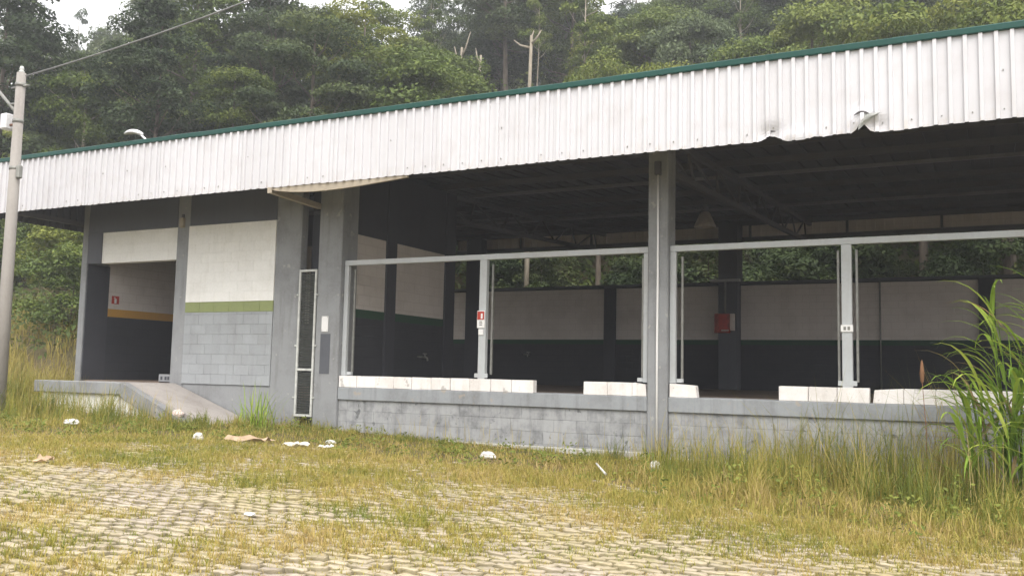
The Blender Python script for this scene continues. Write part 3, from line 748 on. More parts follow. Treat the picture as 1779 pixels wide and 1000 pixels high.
# taps on the dark walls
for (x, y, z, nx_, ny_, lb) in ((-10.9, 17.06, 1.85, 1, 0, 'small metal tap on the dark side wall inside the first bay'), (-13.64, 28.0, 2.2, 0, -1, 'small metal tap on the far dark wall below the white panel')):
    e = thing('wall_tap', lb, 'tap', (x, y, z)); sx, sy = (1, 0) if nx_ else (0, -1)
    tube('pipe', [(0.002*sx, 0.002*sy, 0), (0.1*sx, 0.1*sy, 0), (0.14*sx, 0.14*sy, -0.02), (0.15*sx, 0.15*sy, -0.08)], 0.022, 'steel_thin', e)
    tube('handle', [(0.08*sx-0.07*sy, 0.08*sy-0.07*sx, 0.07), (0.08*sx+0.07*sy, 0.08*sy+0.07*sx, 0.07)], 0.014, 'steel_thin', e, 6)
    tube('valve', [(0.08*sx, 0.08*sy, 0.0), (0.08*sx, 0.08*sy, 0.075)], 0.014, 'steel_thin', e, 6)
    tube('side_pipe', [(0.03*sx+0.22*sy, 0.03*sy-0.22*sx, 0.0), (0.03*sx, 0.03*sy, 0.0)], 0.016, 'steel_thin', e, 6)
# small junction box on the left pillar, not a lamp
e = thing('junction_box', 'small pale junction box high on the pillar between the white panels', 'light', (-14.92, 14.0, 4.45))
box('housing', -14.98, -14.87, 13.93, 13.999, 4.42, 4.62, 'timber', e, 0.008); box('bracket', -14.95, -14.90, 13.96, 13.999, 4.62, 4.7, 'dark_steel', e, 0.004)
# loose concrete block on the landing
e = thing('concrete_block', 'loose grey hollow concrete block at the foot of the pillar in the doorway', 'block', (-15.3, 14.15, 1.206))
bm = bmesh.new(); bm_box(bm, -0.19, 0.19, -0.075, 0.075, 0, 0.16); bmesh.ops.bevel(bm, geom=bm.edges[:], offset=0.01, segments=1, affect='EDGES')
link('body', to_mesh(bm, 'body'), 'mortar', e)
for x in (-0.1, 0.02, 0.1): o = box('core_hole_shade', -15.3+x-0.03, -15.3+x+0.03, 14.0735, 14.076, 1.25, 1.32, 'dark', e, 0)  # flat dark plates on the solid body paint the shade of its hollows

# ---------------------------------------------------------------- poles, lamp, cable
PXp, PYp = -16.13, 11.0; zb = float(zg(PXp))
e = thing('utility_pole', 'tapered concrete utility pole in front of the left end of the fascia', 'pole', (PXp, PYp, zb))
tube('shaft', [(0, 0, -0.3), (-0.01, 0, 2.5), (-0.02, 0, 6.98-zb)], [0.125, 0.108, 0.083], 'concrete', e, 16)
for z in (6.75, 6.05, 5.15):
    z -= zb; tube('clamp_band', [(-0.02, 0, z-0.03), (-0.02, 0, z+0.03)], [0.1, 0.1], 'steel_thin', e, 16)
lathe('insulator', [(0.0, 0.0), (0.05, 0.0), (0.05, 0.04), (0.03, 0.06), (0.045, 0.08), (0.03, 0.13), (0.0, 0.14)], 'frame_white', e, 10).location = (-0.02, 0, 6.98-zb)
tube('cross_bolt', [(-0.28, 0, 6.72-zb), (0.22, 0, 6.72-zb)], 0.02, 'steel_thin', e, 6)
tube('bracket_arm', [(-0.09, 0, 6.22-zb), (-0.32, 0, 6.42-zb), (-0.75, -0.02, 6.8-zb)], 0.03, 'steel_thin', e, 8)
tube('bracket_strut', [(-0.09, 0, 6.4-zb), (-0.32, 0, 6.41-zb)], 0.022, 'steel_thin', e, 6)
jb = box('meter_box', PXp-0.42, PXp-0.24, PYp-0.1, PYp+0.1, 5.92, 6.22, 'lampwhite', e, 0.02)
tube('box_bracket', [(-0.24, 0, 6.0-zb), (-0.09, 0, 6.0-zb)], 0.025, 'rust', e, 6)
box('side_fitting', PXp+0.075, PXp+0.16, PYp-0.05, PYp+0.05, 4.95, 5.2, 'steel_thin', e, 0.02)
cp = []
for dx in np.linspace(0, 30, 40):
    cp.append((-16.02+dx, 11.0, 6.91 + (0.062*dx+0.0067*dx*dx if dx < 8 else 0.9248+0.169*(dx-8))))
o = tube('power_cable', cp, 0.014, 'cable', None, 6); tag(o, 'grey overhead cable rising to the right from the utility pole top', 'cable')
e = thing('street_lamp', 'street lamp whose white curved head shows above the left roof edge', 'street lamp', (-23.05, 20.0, float(zt(-23.05, 20.0))))
z0 = e.location.z
tube('post', [(0, 0, -0.3), (0, 0, 8.3-z0)], [0.1, 0.06], 'steel_thin', e, 10)
tube('arm', [(0, 0, 8.25-z0), (-0.1, 0, 8.55-z0), (-0.3, 0, 8.7-z0), (-0.55, 0, 8.8-z0)], 0.035, 'lampwhite', e, 8)
bm = bmesh.new(); bmesh.ops.create_uvsphere(bm, u_segments=16, v_segments=10, radius=1.0)
for v in bm.verts:
    v.co = Vector((v.co.x*0.42, v.co.y*0.13, max(v.co.z, -0.25)*0.1 - 0.06*v.co.x**2))
o = link('head', to_mesh(bm, 'head', True), 'lampwhite', e); o.location = (-0.62, 0, 8.81-z0); o.rotation_euler = (0, 0.12, 0)

# ---------------------------------------------------------------- trees
frng = np.random.default_rng(23)
def leaf_quads(centers, normals, size, r, aspect=0.5):
    """rhombic leaves: centers Nx3, normals Nx3, size N"""
    n = len(centers)
    a = r.normal(size=(n, 3)); a -= (a*normals).sum(1, keepdims=True)*normals; a /= np.linalg.norm(a, axis=1, keepdims=True)+1e-9
    b = np.cross(normals, a)
    s = size[:, None]
    V = np.stack([centers - a*s*0.5, centers + b*s*0.5*aspect + normals*s*0.06, centers + a*s*0.5, centers - b*s*0.5*aspect + normals*s*0.06], 1).reshape(-1, 3)
    F = np.arange(4*n).reshape(n, 4)
    return V, F
def crown(r, clumps, per, leaf, shell=0.55):
    """clumps: list of (center, radii, tone)"""
    cs, ns, ss, ts = [], [], [], []
    for (c, rad, tone) in clumps:
        k = int(per*rad[0]*rad[1]) if per < 0 else int(per)
        k = max(20, k)
        d = r.normal(size=(k, 3)); d /= np.linalg.norm(d, axis=1, keepdims=True)
        d[:, 2] = np.where(d[:, 2] < -0.2, -d[:, 2]*0.6, d[:, 2])
        d /= np.linalg.norm(d, axis=1, keepdims=True)
        q = shell + (1-shell)*r.random(k)**0.6 + r.normal(0, 0.07, k)
        p = np.array(c) + d*np.array(rad)*q[:, None]
        nn = d*0.55 + r.normal(0, 0.5, (k, 3)) + np.array([0, 0, 0.55]); nn /= np.linalg.norm(nn, axis=1, keepdims=True)
        cs.append(p); ns.append(nn); ss.append(leaf*r.uniform(0.6, 1.35, k)); ts.append(np.clip(tone + r.normal(0, 0.13, k), 0, 1))
    cs, ns, ss, ts = map(np.concatenate, (cs, ns, ss, ts))
    V, F = leaf_quads(cs, ns, ss, r)
    return V, F, np.repeat(ts, 4)
def trunk_geo(paths):
    V, F, off = [], [], 0
    for pts, rad, seg in paths:
        v, f = tube_geo(pts, rad, seg); V += [tuple(x) for x in v]; F += [tuple(i+off for i in q) for q in f]; off = len(V)
    return V, F
def make_tree(kind, seed):
    r = np.random.default_rng(seed); cl = []; paths = []
    if kind == 'round':
        H, cr = 9.0, 3.1; tz = 3.2
        for i in range(46):
            a = r.uniform(0, 2*np.pi); u = r.uniform(-0.75, 1); q = math.sqrt(max(0, 1-u*u*0.9))*r.uniform(0.45, 1.0)
            c = (cr*q*math.cos(a)*0.85, cr*q*math.sin(a)*0.85, 5.7+u*2.4); s = r.uniform(0.65, 1.15)
            cl.append((c, (s, s, s*0.72), np.clip(0.45+0.12*u+r.normal(0, 0.16), 0, 1)))
        per, leaf = 560, 0.155
    elif kind == 'layer':
        H, cr = 8.0, 3.4; tz = 2.6
        for i in range(40):
            lv = r.integers(0, 4); a = r.uniform(0, 2*np.pi); q = r.uniform(0.15, 1.0)**0.6; rr = cr*(1-0.16*lv)*(0.75 if lv == 0 else 1)
            c = (rr*q*math.cos(a), rr*q*math.sin(a), 3.4+lv*1.25+r.normal(0, 0.18)-0.35*q); s = r.uniform(0.7, 1.2)
            cl.append((c, (s, s, s*0.38), np.clip(0.5+0.05*lv+r.normal(0, 0.17), 0, 1)))
        per, leaf = 560, 0.15
    elif kind == 'tall':
        H, cr = 14.5, 2.7; tz = 6.0
        for i in range(54):
            a = r.uniform(0, 2*np.pi); u = r.uniform(0, 1); w = math.sin(min(1, u*0.9+0.16)*math.pi)**0.6*r.uniform(0.3, 1.1)
            c = (cr*w*math.cos(a), cr*w*math.sin(a), 5.0+u*9.0); s = r.uniform(0.75, 1.35)
            cl.append((c, (s, s, s*0.6), np.clip(0.42+r.normal(0, 0.17), 0, 1)))
        per, leaf = 380, 0.2
    elif kind == 'slender':
        H, cr = 14.0, 1.5; tz = 9.0
        for i in range(20):
            a = r.uniform(0, 2*np.pi); u = r.uniform(0, 1); w = r.uniform(0.1, 1.0)
            c = (cr*w*math.cos(a), cr*w*math.sin(a), 8.6+u*5.2); s = r.uniform(0.35, 0.75)
            cl.append((c, (s, s, s*0.7), np.clip(0.5+r.normal(0, 0.15), 0, 1)))
        per, leaf = 190, 0.18
    else:   # bush
        H, cr = 3.6, 1.9; tz = 0.8
        for i in range(24):
            a = r.uniform(0, 2*np.pi); u = r.uniform(0, 1); q = math.sqrt(1-u*u*0.85)*r.uniform(0.3, 1)
            c = (cr*q*math.cos(a), cr*q*math.sin(a), 0.5+u*2.6); s = r.uniform(0.45, 0.85)
            cl.append((c, (s, s, s*0.8), np.clip(0.45+r.normal(0, 0.18), 0, 1)))
        per, leaf = 330, 0.145
    bend = r.normal(0, 0.03*H, 2)
    def tp(z): t = z/H; return Vector((bend[0]*math.sin(t*2.2), bend[1]*math.sin(t*2.2), z))
    tr = {'round': 0.17, 'layer': 0.14, 'tall': 0.17, 'slender': 0.11, 'bush': 0.05}[kind]
    top = H*(0.9 if kind != 'bush' else 0.7)
    paths.append(([tp(z) for z in np.linspace(-0.6, top, 9)], list(np.linspace(tr, tr*0.25, 9)), 8))
    for i in r.choice(len(cl), size=min(len(cl), 16 if kind != 'bush' else 6), replace=False):
        c = Vector(cl[i][0]); z0 = max(tz*0.8, min(top*0.95, c.z - 0.5*math.hypot(c.x, c.y)-0.4)); a = tp(z0)
        if kind == 'bush': a = tp(0.3)
        mid = (a+c)/2 + Vector((r.normal(0, 0.15), r.normal(0, 0.15), -0.1)); rr = tr*0.42*(1-z0/H*0.6)
        paths.append(([a, mid, c], [rr, rr*0.7, rr*0.25], 5))
    V, F, T = crown(r, cl, per, leaf)
    tv, tf = trunk_geo(paths)
    tme = bpy.data.meshes.new('trunk'); tme.from_pydata(tv, [], tf); tme.update()
    for p in tme.polygons: p.use_smooth = True
    return np_mesh('crown', V, F, tone=T), tme, H
protos = {}
for kind, ns in (('round', 3), ('layer', 2), ('tall', 3), ('slender', 2), ('bush', 4)):
    protos[kind] = [make_tree(kind, 100+31*i+len(kind)*7) for i in range(ns)]
_cm = {}
def crown_variant(me, mat):
    k = (me.name, mat)
    if k not in _cm:
        m2 = me.copy(); m2.materials.clear(); m2.materials.append(M[mat]); _cm[k] = m2
    return _cm[k]
def side_words(u):
    return ('beyond the utility pole' if u < 130 else 'over the left roof end' if u < 480 else 'over the roof left of dead trunk' if u < 880
            else 'over the roof right of dead trunk' if u < 1250 else 'over the right roof end')
def level_words(x, y, z):
    u, v, d = pix(x, y, z)
    return 'at the skyline' if v < 40 else 'halfway uphill' if v < 150 else 'low downhill'
KW = {'round': 'round crowned', 'layer': 'flat layered', 'tall': 'tall loose crowned', 'slender': 'thin pale stemmed', 'bush': 'bushy'}
MW = {'leaf_mid': 'mid green', 'leaf_dark': 'dark green', 'leaf_yel': 'yellow green', 'leaf_blue': 'grey green'}
def place_tree(kind, x, y, h, mat, label=None, name=None, barkm='bark', wide=1.0, group='trees on the hillside', sink=0.15):
    cme, tme, H = protos[kind][frng.integers(len(protos[kind]))]
    z = float(zt(x, y)) - sink; s = h/H
    u, v, d = pix(x, y, z+h*0.8)
    what = 'shrub' if kind == 'bush' else 'tree'
    lb = label or f"{KW[kind]} {MW[mat]} {what} {level_words(x, y, z+h*0.8)}, {side_words(u)}"
    e = thing(name or ('hillside_shrub' if kind == 'bush' else 'forest_tree'), lb, what, (x, y, z), None if label else group)
    e.rotation_euler = (0, 0, frng.uniform(0, 6.28)); e.scale = (s*wide, s*wide, s)
    c = bpy.data.objects.new('crown', crown_variant(cme, mat)); C.objects.link(c); c.parent = e
    t = bpy.data.objects.new('trunk', crown_variant(tme, barkm)); C.objects.link(t); t.parent = e
    return e
taken = []
def ok(x, y, dmin):
    for a, b, m_ in taken:
        if (a-x)**2+(b-y)**2 < max(dmin, m_*0.6)**2: return False
    return True
# the ones that can be picked out
def feature(kind, x, y, ztop, mat, label, wide=1.0, barkm='bark'):
    h = ztop - float(zt(x, y)); h = max(3.0, h); taken.append((x, y, 4.0)); place_tree(kind, x, y, h, mat, label, wide=wide, barkm=barkm)
feature('round', -47.4, 40, 21.2, 'leaf_mid', 'broad round olive tree on the hill right of the utility pole', 1.15)
feature('round', -41.0, 30, 14.0, 'leaf_mid', 'small rounded light green tree just right of the utility pole', 0.9)
feature('tall', -64.2, 55, 31.5, 'leaf_dark', 'tall dark tree standing against the white sky above the cable', 1.0)
feature('tall', -66.6, 45, 29.5, 'leaf_dark', 'dark ragged tree at the top left corner against the sky', 0.9)
feature('tall', -55.1, 60, 34.0, 'leaf_blue', 'tall airy tree against the sky at the end of the cable', 1.1)
feature('tall', -64.0, 51, 29.5, 'leaf_mid', 'leafy tree on the skyline under the cable, left of the tall dark one', 1.1)
feature('tall', -57.5, 50, 31.0, 'leaf_dark', 'dense dark tree on the skyline right of the tall dark one', 1.2)
feature('round', -58.0, 45, 25.0, 'leaf_dark', 'dark rounded tree below the white gap in the canopy', 1.1)
feature('layer', -30.5, 44, 21.3, 'leaf_yel', 'layered yellow green tree halfway between pole and bare trunk', 1.15)
feature('layer', -23.2, 38, 16.8, 'leaf_yel', 'low spreading yellow green tree on the roof line left of the bare trunk', 1.25)
feature('tall', -28.4, 52, 29.0, 'leaf_mid', 'tall leafy tree rising behind the bare trunk')
feature('round', -14.6, 36.5, 15.6, 'leaf_yel', 'bright shrubby tree on the roof line just right of the bare trunk', 0.7)
feature('round', -11.9, 36.5, 15.2, 'leaf_yel', 'second shrubby tree right of the bare trunk on the roof line', 0.7)
feature('round', -12.0, 42, 19.2, 'leaf_blue', 'pale rounded tree behind the roof above the middle column', 0.8)
feature('round', -8.6, 38, 16.2, 'leaf_mid', 'leafy tree on the roof line above the pendant lamp', 0.75)
feature('round', -5.6, 38, 17.4, 'leaf_mid', 'large leafy tree behind the roof above the crumpled drip edge', 0.8)
feature('layer', -1.9, 36, 16.0, 'leaf_yel', 'yellow green tree behind the roof above the torn fascia', 0.9)
feature('round', 0.8, 35, 15.4, 'leaf_yel', 'yellow green tree behind the roof at the top right corner', 0.8)

feature('slender', -33.5, 60, 34.0, 'leaf_blue', 'very thin pale tree behind the layered yellow green tree', 0.8, 'bark_pale')
feature('slender', -76.2, 57, 36.5, 'leaf_blue', 'very thin tall tree alone against the sky right of the pole', 0.5, 'bark_pale')
for x, y, zt_, lb in ((-27.5, 43, 23.5, 'thin pale tree just left of the low spreading tree'), (-21.5, 44, 22.5, 'slim pale tree close left of the dead forked trunk'),
                      (-36.0, 46, 24.0, 'thin pale tree right of the short bare trunk'), (-10.5, 47, 24.5, 'thin pale tree above the middle column'), (-52.0, 46, 25.5, 'thin pale tree rising above the broad olive tree')):
    feature('slender', x, y, zt_, 'leaf_mid', lb, 0.8, 'bark_pale')
# dead trunk and stubs
def bare_trunk(x, y, ztop, label, r0, forks=()):
    z = float(zt(x, y))-0.2; e = thing('bare_trunk', label, 'dead tree', (x, y, z)); h = ztop-z
    tube('trunk', [(0, 0, 0), (0.05, 0, h*0.4), (-0.03, 0, h*0.75), (0.04, 0, h)], [r0, r0*0.85, r0*0.7, r0*0.5], 'bark_pale', e, 8)
    for dx, dz, z1 in forks: tube('branch', [(0.0, 0, h*z1), (dx*0.55, 0, h*z1+dz*0.35), (dx, 0.1, h*z1+dz)], [r0*0.5, r0*0.35, r0*0.15], 'bark_pale', e, 6)
taken.append((-16.8, 34.0, 3.0))
bare_trunk(-16.8, 34.0, 15.7, 'bare pale dead trunk with forked stubs rising over the middle of the roof', 0.125, ((-0.85, 0.5, 0.96), (0.45, 0.6, 0.97), (0.1, 0.5, 0.98)))
bare_trunk(-40.0, 41.0, 18.0, 'short bare grey trunk above the roof left of the middle', 0.16, ((0.4, 0.6, 0.9),))
bare_trunk(-25.2, 42.5, 19.2, 'slim pale leafless trunk behind the low spreading tree', 0.13, ((0.5, 1.4, 0.9), (-0.5, 1.0, 0.85)))
bare_trunk(-24.0, 42.5, 18.6, 'second slim pale leafless trunk, nearer the dead forked trunk', 0.12, ((-0.35, 0.9, 0.9),))
# forest fill
kinds = ['round', 'tall', 'layer', 'round', 'round', 'tall', 'layer', 'round', 'slender']
tries = 0; count = 0
while tries < 9000 and count < 230:
    tries += 1
    ang = frng.uniform(R(-8), R(66)); dist = frng.uniform(36, 118)
    x, y = -math.sin(ang)*dist, math.cos(ang)*dist
    if hill(x, y) < 4.0 or not ok(x, y, 2.7+dist*0.014): continue
    z = float(zt(x, y)); u, v, d = pix(x, y, z+9)
    if u < -120 or u > 1900 or v > 330: continue
    if d > 100 and u > 500: continue
    k = kinds[frng.integers(len(kinds))]
    h = {'round': frng.uniform(7, 10.5), 'tall': frng.uniform(10, 15), 'layer': frng.uniform(6.5, 9.5), 'slender': frng.uniform(10, 15)}[k]
    ut, vt, _ = pix(x, y, z+h)
    if 105 < u < 180 and vt < 75: h *= 0.7         # the white gap in the canopy right of the pole
    if 115 < u < 175 and d > 62: continue
    if vt < -260: continue
    mat = frng.choice(['leaf_mid', 'leaf_dark', 'leaf_yel', 'leaf_yel', 'leaf_mid'] if d < 62 else ['leaf_mid', 'leaf_mid', 'leaf_blue', 'leaf_blue', 'leaf_dark'])  # far trees lean to bluish leaves, haze tinted into their colour
    taken.append((x, y, 3.0)); count += 1
    place_tree(k, x, y, h, str(mat), barkm='bark_pale' if (k == 'slender' or frng.random() < 0.25) else 'bark', wide=frng.uniform(0.85, 1.2))
# shrubs on the slope behind the dock and beside the building
def shrub(x, y, h, mat, wide=1.0):
    u, v, d = pix(x, y, float(zt(x, y))+h*0.6)
    place = ('beside the left corner column' if u < 150 else 'seen through the first open bay' if u < 1130 else 'seen through the second open bay')
    lb = f"{MW[mat]} shrub on the bank {place}"
    e = place_tree('bush', x, y, h, mat, None, 'bank_shrub', wide=wide); e['label'] = lb; e['group'] = 'shrubs on the bank'
for i in range(46):
    x = frng.uniform(-24, 4); y = frng.uniform(31.8, 37); shrub(x, y, frng.uniform(2.2, 4.2), 'leaf_dark', frng.uniform(0.9, 1.3))  # dark leaf colour here paints in the shade behind the building
for i in range(60):
    x = frng.uniform(-46, -22); y = frng.uniform(19, 34)
    if hill(x, y) < 1.2: continue
    u, v, d = pix(x, y, float(zt(x, y))+1)
    if u > 200 or u < -80: continue
    shrub(x, y, frng.uniform(1.3, 3.2), str(frng.choice(['leaf_mid', 'leaf_mid', 'leaf_yel'])), frng.uniform(0.9, 1.4))
# undergrowth leaves over the bank (uncountable)
def scatter_cover(n, x0, x1, y0, y1, hmax, leaf, minhill):
    x = frng.uniform(x0, x1, n); y = frng.uniform(y0, y1, n); k = hill(x, y) > minhill; x, y = x[k], y[k]
    bump = 0.5+0.5*np.sin(x*1.9+np.sin(y*1.3)*2)*np.cos(y*1.7+x*0.4)
    z = zt(x, y) + frng.random(len(x))**0.7*hmax*(0.25+0.75*bump)
    nn = frng.normal(0, 0.5, (len(x), 3))+np.array([0.15, -0.5, 0.7]); nn /= np.linalg.norm(nn, axis=1, keepdims=True)
    V, F = leaf_quads(np.stack([x, y, z], -1), nn, leaf*frng.uniform(0.6, 1.4, len(x)), frng)
    t = np.clip(0.4+0.25*bump-0.1+frng.normal(0, 0.16, len(x)), 0, 1)
    return V, F, np.repeat(t, 4)
parts = [scatter_cover(40000, -26, 6, 31, 44, 1.0, 0.24, 0.3), scatter_cover(50000, -60, -21, 17, 44, 1.3, 0.2, 0.8), scatter_cover(60000, -75, 6, 38, 80, 3.6, 0.3, 3)]
Vs, Fs, Ts, off = [], [], [], 0
for V, F, T in parts: Vs.append(V); Fs.append(F+off); Ts.append(T); off += len(V)
o = link('undergrowth', np_mesh('undergrowth', np.concatenate(Vs), np.concatenate(Fs), tone=np.concatenate(Ts)), 'cover', kind='stuff')
tag(o, 'dense green undergrowth covering the bank and hillside', 'undergrowth')

# ---------------------------------------------------------------- grass
def blades(x, y, h, w, tone, r, lean=0.5, z=None):
    n = len(x); z = zt(x, y) if z is None else z
    a = r.uniform(0, 2*np.pi, n); dx, dy = np.cos(a), np.sin(a)
    b = a + np.pi/2 + r.normal(0, 0.6, n); lx, ly = np.cos(b), np.sin(b)
    l = h*np.abs(r.normal(lean, lean*0.6, n))
    P0 = np.stack([x-dx*w/2, y-dy*w/2, z-0.01], -1); P1 = np.stack([x+dx*w/2, y+dy*w/2, z-0.01], -1)
    mx, my, mz = x+lx*l*0.35, y+ly*l*0.35, z+h*0.6
    P2 = np.stack([mx+dx*w*0.4, my+dy*w*0.4, mz], -1); P3 = np.stack([mx-dx*w*0.4, my-dy*w*0.4, mz], -1)
    P4 = np.stack([x+lx*l, y+ly*l, z+np.sqrt(np.clip(h*h-(l*0.8)**2, (h*0.3)**2, None))], -1)
    V = np.stack([P0, P1, P2, P3, P4], 1).reshape(-1, 3); k = np.arange(n)*5
    return V, np.stack([k, k+1, k+2, k+3], -1), np.stack([k+3, k+2, k+4], -1), np.repeat(tone, 5)
def vnoise(x, y, s, seed):
    return np.array([mnoise.noise(Vector((a*s, b*s, seed))) for a, b in zip(x, y)])
def cluster(n_t, per, x0, x1, y0, y1, r, spread):
    tx = r.uniform(x0, x1, n_t); ty = r.uniform(y0, y1, n_t)
    k = r.integers(max(2, per//2), per*2, n_t); ix = np.repeat(np.arange(n_t), k)
    sp = r.uniform(0.5, 1.3, n_t)[ix]*spread
    return tx[ix]+r.normal(0, 1, len(ix))*sp, ty[ix]+r.normal(0, 1, len(ix))*sp, ix, n_t
def height_field(x, y):
    """typical grass height: tall at the right and the far left, short in front of the middle bay"""
    base = np.interp(x, [-19, -15, -13.4, -12.2, -11, -9, -5.6, -4.6, -3, 0, 3], [0.6, 0.38, 0.27, 0.2, 0.14, 0.12, 0.15, 0.5, 0.66, 0.68, 0.75])
    yy = np.interp(y-edge_y(x), [-0.2, 0.7, 1.8, 3.0, 4.4], [0.15, 0.26, 0.42, 0.8, 1.2])
    return base*yy*0.9
def add_grass(name, label, sets, mat):
    Vs, A, B, T, off = [], [], [], [], 0
    for V, q, t3, tn in sets: Vs.append(V); A.append(q+off); B.append(t3+off); T.append(tn); off += len(V)
    o = link(name, np_mesh(name, np.concatenate(Vs), np.concatenate(A), np.concatenate(B), np.concatenate(T)), mat, kind='stuff')
    return tag(o, label, 'grass')
sets = []
def strip(n_t, per, x0, x1, y0, y1, hm, spread=0.07, wmul=1.0, tone0=0.35):
    x, y, ix, nt_ = cluster(n_t, per, x0, x1, y0, y1, rng, spread)
    tt = rng.normal(0, 0.2, nt_)[ix]; th = (0.45+rng.random(nt_)**2*1.2)[ix]
    keep = (y > edge_y(x)-0.1+rng.normal(0, 0.25, nt_)[ix]) | (x < -12.6+rng.normal(0, 0.3, nt_)[ix])
    keep &= ~((y > 13.93) & (x > -18.3)) & ~((x > -17.5) & (x < -12.9) & (y > 12.55))
    keep &= (vnoise(x, y, 1.6, 77.0)+0.5*vnoise(x, y, 0.5, 41.0) > -0.2+rng.normal(0, 0.06, len(x)))
    x, y, tt, th, ix = x[keep], y[keep], tt[keep], th[keep], ix[keep]
    h = height_field(x, y)*hm*th*rng.uniform(0.5, 1.25, len(x))
    big = vnoise(x[::1], y[::1], 0.9, 5.0)
    h *= np.clip(1+0.9*big, 0.25, 1.8)
    tone = np.clip(tone0-0.06+tt+0.5*vnoise(x, y, 0.7, 11.0)+np.interp(y-edge_y(x), [0, 1.5, 3], [0.16, 0.08, -0.08])+rng.normal(0, 0.1, len(x)), 0, 1)
    return blades(x, y, np.clip(h, 0.03, None), rng.uniform(0.005, 0.010, len(x))*wmul, tone, rng)
sets.append(strip(3000, 12, -5.6, 3.2, 8.7, 13.9, 1.0))
sets.append(strip(1700, 12, -12.5, -5.0, 9.6, 13.9, 1.0, tone0=0.32))
sets.append(strip(2000, 12, -19.5, -11.8, 6.5, 13.9, 1.0, tone0=0.3))
def mat_grass(n, x0, x1, y0, y1):
    x = rng.uniform(x0, x1, n); y = rng.uniform(y0, y1, n)
    k = ((y > edge_y(x)-0.2+rng.normal(0, 0.3, n)) | (x < -12.4)) & ~((y > 13.95) & (x > -18.3)) & ~((x > -17.5) & (x < -12.9) & (y > 12.55)); x, y = x[k], y[k]
    return blades(x, y, rng.uniform(0.04, 0.13, len(x)), rng.uniform(0.006, 0.012, len(x)), np.clip(0.48+0.5*vnoise(x, y, 0.9, 9.0)+rng.normal(0, 0.15, len(x)), 0, 1), rng, 0.85)
sets.append(mat_grass(24000, -5.6, 3.4, 8.5, 13.95)); sets.append(mat_grass(24000, -19, -5.6, 6.5, 13.95))
add_grass('tall_grass', 'uncut green and straw grass growing between the pavement and the dock', sets, 'grass')
# low broad-leaved weeds among the grass
n = 480; cx_ = rng.uniform(-18, 2.5, n); cy_ = rng.uniform(8.9, 13.8, n)
k = ((cy_ > edge_y(cx_)+0.3) | (cx_ < -12.5)) & ~((cx_ > -17.5) & (cx_ < -12.8) & (cy_ > 12.45)) & (vnoise(cx_, cy_, 0.8, 3.3) > -0.05); cx_, cy_ = cx_[k], cy_[k]
ix = np.repeat(np.arange(len(cx_)), 22); hh_ = rng.uniform(0.1, 0.45, len(cx_))[ix]*np.interp(cx_[ix], [-11, -6, -4.5], [0.6, 0.6, 1.0])
wx = cx_[ix]+rng.normal(0, 0.07, len(ix)); wy = cy_[ix]+rng.normal(0, 0.07, len(ix)); wz = zt(wx, wy)+rng.random(len(ix))*hh_+0.02
nn = rng.normal(0, 0.5, (len(ix), 3))+np.array([0, -0.2, 0.8]); nn /= np.linalg.norm(nn, axis=1, keepdims=True)
V, F = leaf_quads(np.stack([wx, wy, wz], -1), nn, rng.uniform(0.03, 0.075, len(ix)), rng)
o = link('broad_weeds', np_mesh('broad_weeds', V, F, tone=np.repeat(np.clip(0.55+rng.normal(0, 0.2, len(cx_))[ix]+rng.normal(0, 0.1, len(ix)), 0, 1), 4)), 'leaf_yel', kind='stuff')
tag(o, 'low broad leaved weeds scattered through the grass before the dock', 'weeds')
# stray stalks, taller and drier
def stalks(n, x0, x1, y0, y1, h0, h1):
    x = rng.uniform(x0, x1, n); y = rng.uniform(y0, y1, n)
    return blades(x, y, rng.uniform(h0, h1, n), rng.uniform(0.004, 0.008, n), np.clip(rng.normal(0.7, 0.2, n), 0, 1), rng, 0.2)
add_grass('dry_stalks', 'thin dry stalks standing above the grass in front of the dock', [stalks(420, -4.6, 2.5, 11.5, 13.85, 0.5, 1.05), stalks(90, -9, -5, 13.2, 13.9, 0.25, 0.55), stalks(200, -17, -12.8, 11, 12.5, 0.4, 0.8)], 'grass_dry')
# yellow meadow left of the building
x, y, ix, n_ = cluster(2600, 10, -40, -18.3, 13.6, 24, rng, 0.16); k = hill(x, y) < 2.4; x, y, ix = x[k], y[k], ix[k]
add_grass('meadow_grass', 'tall yellow meadow grass left of the landing', [blades(x, y, rng.uniform(0.3, 0.85, len(x))*rng.uniform(0.6, 1.2, n_)[ix], rng.uniform(0.012, 0.022, len(x)), np.clip(0.4+rng.normal(0, 0.2, len(x)), 0, 1), rng)], 'grass_dry')
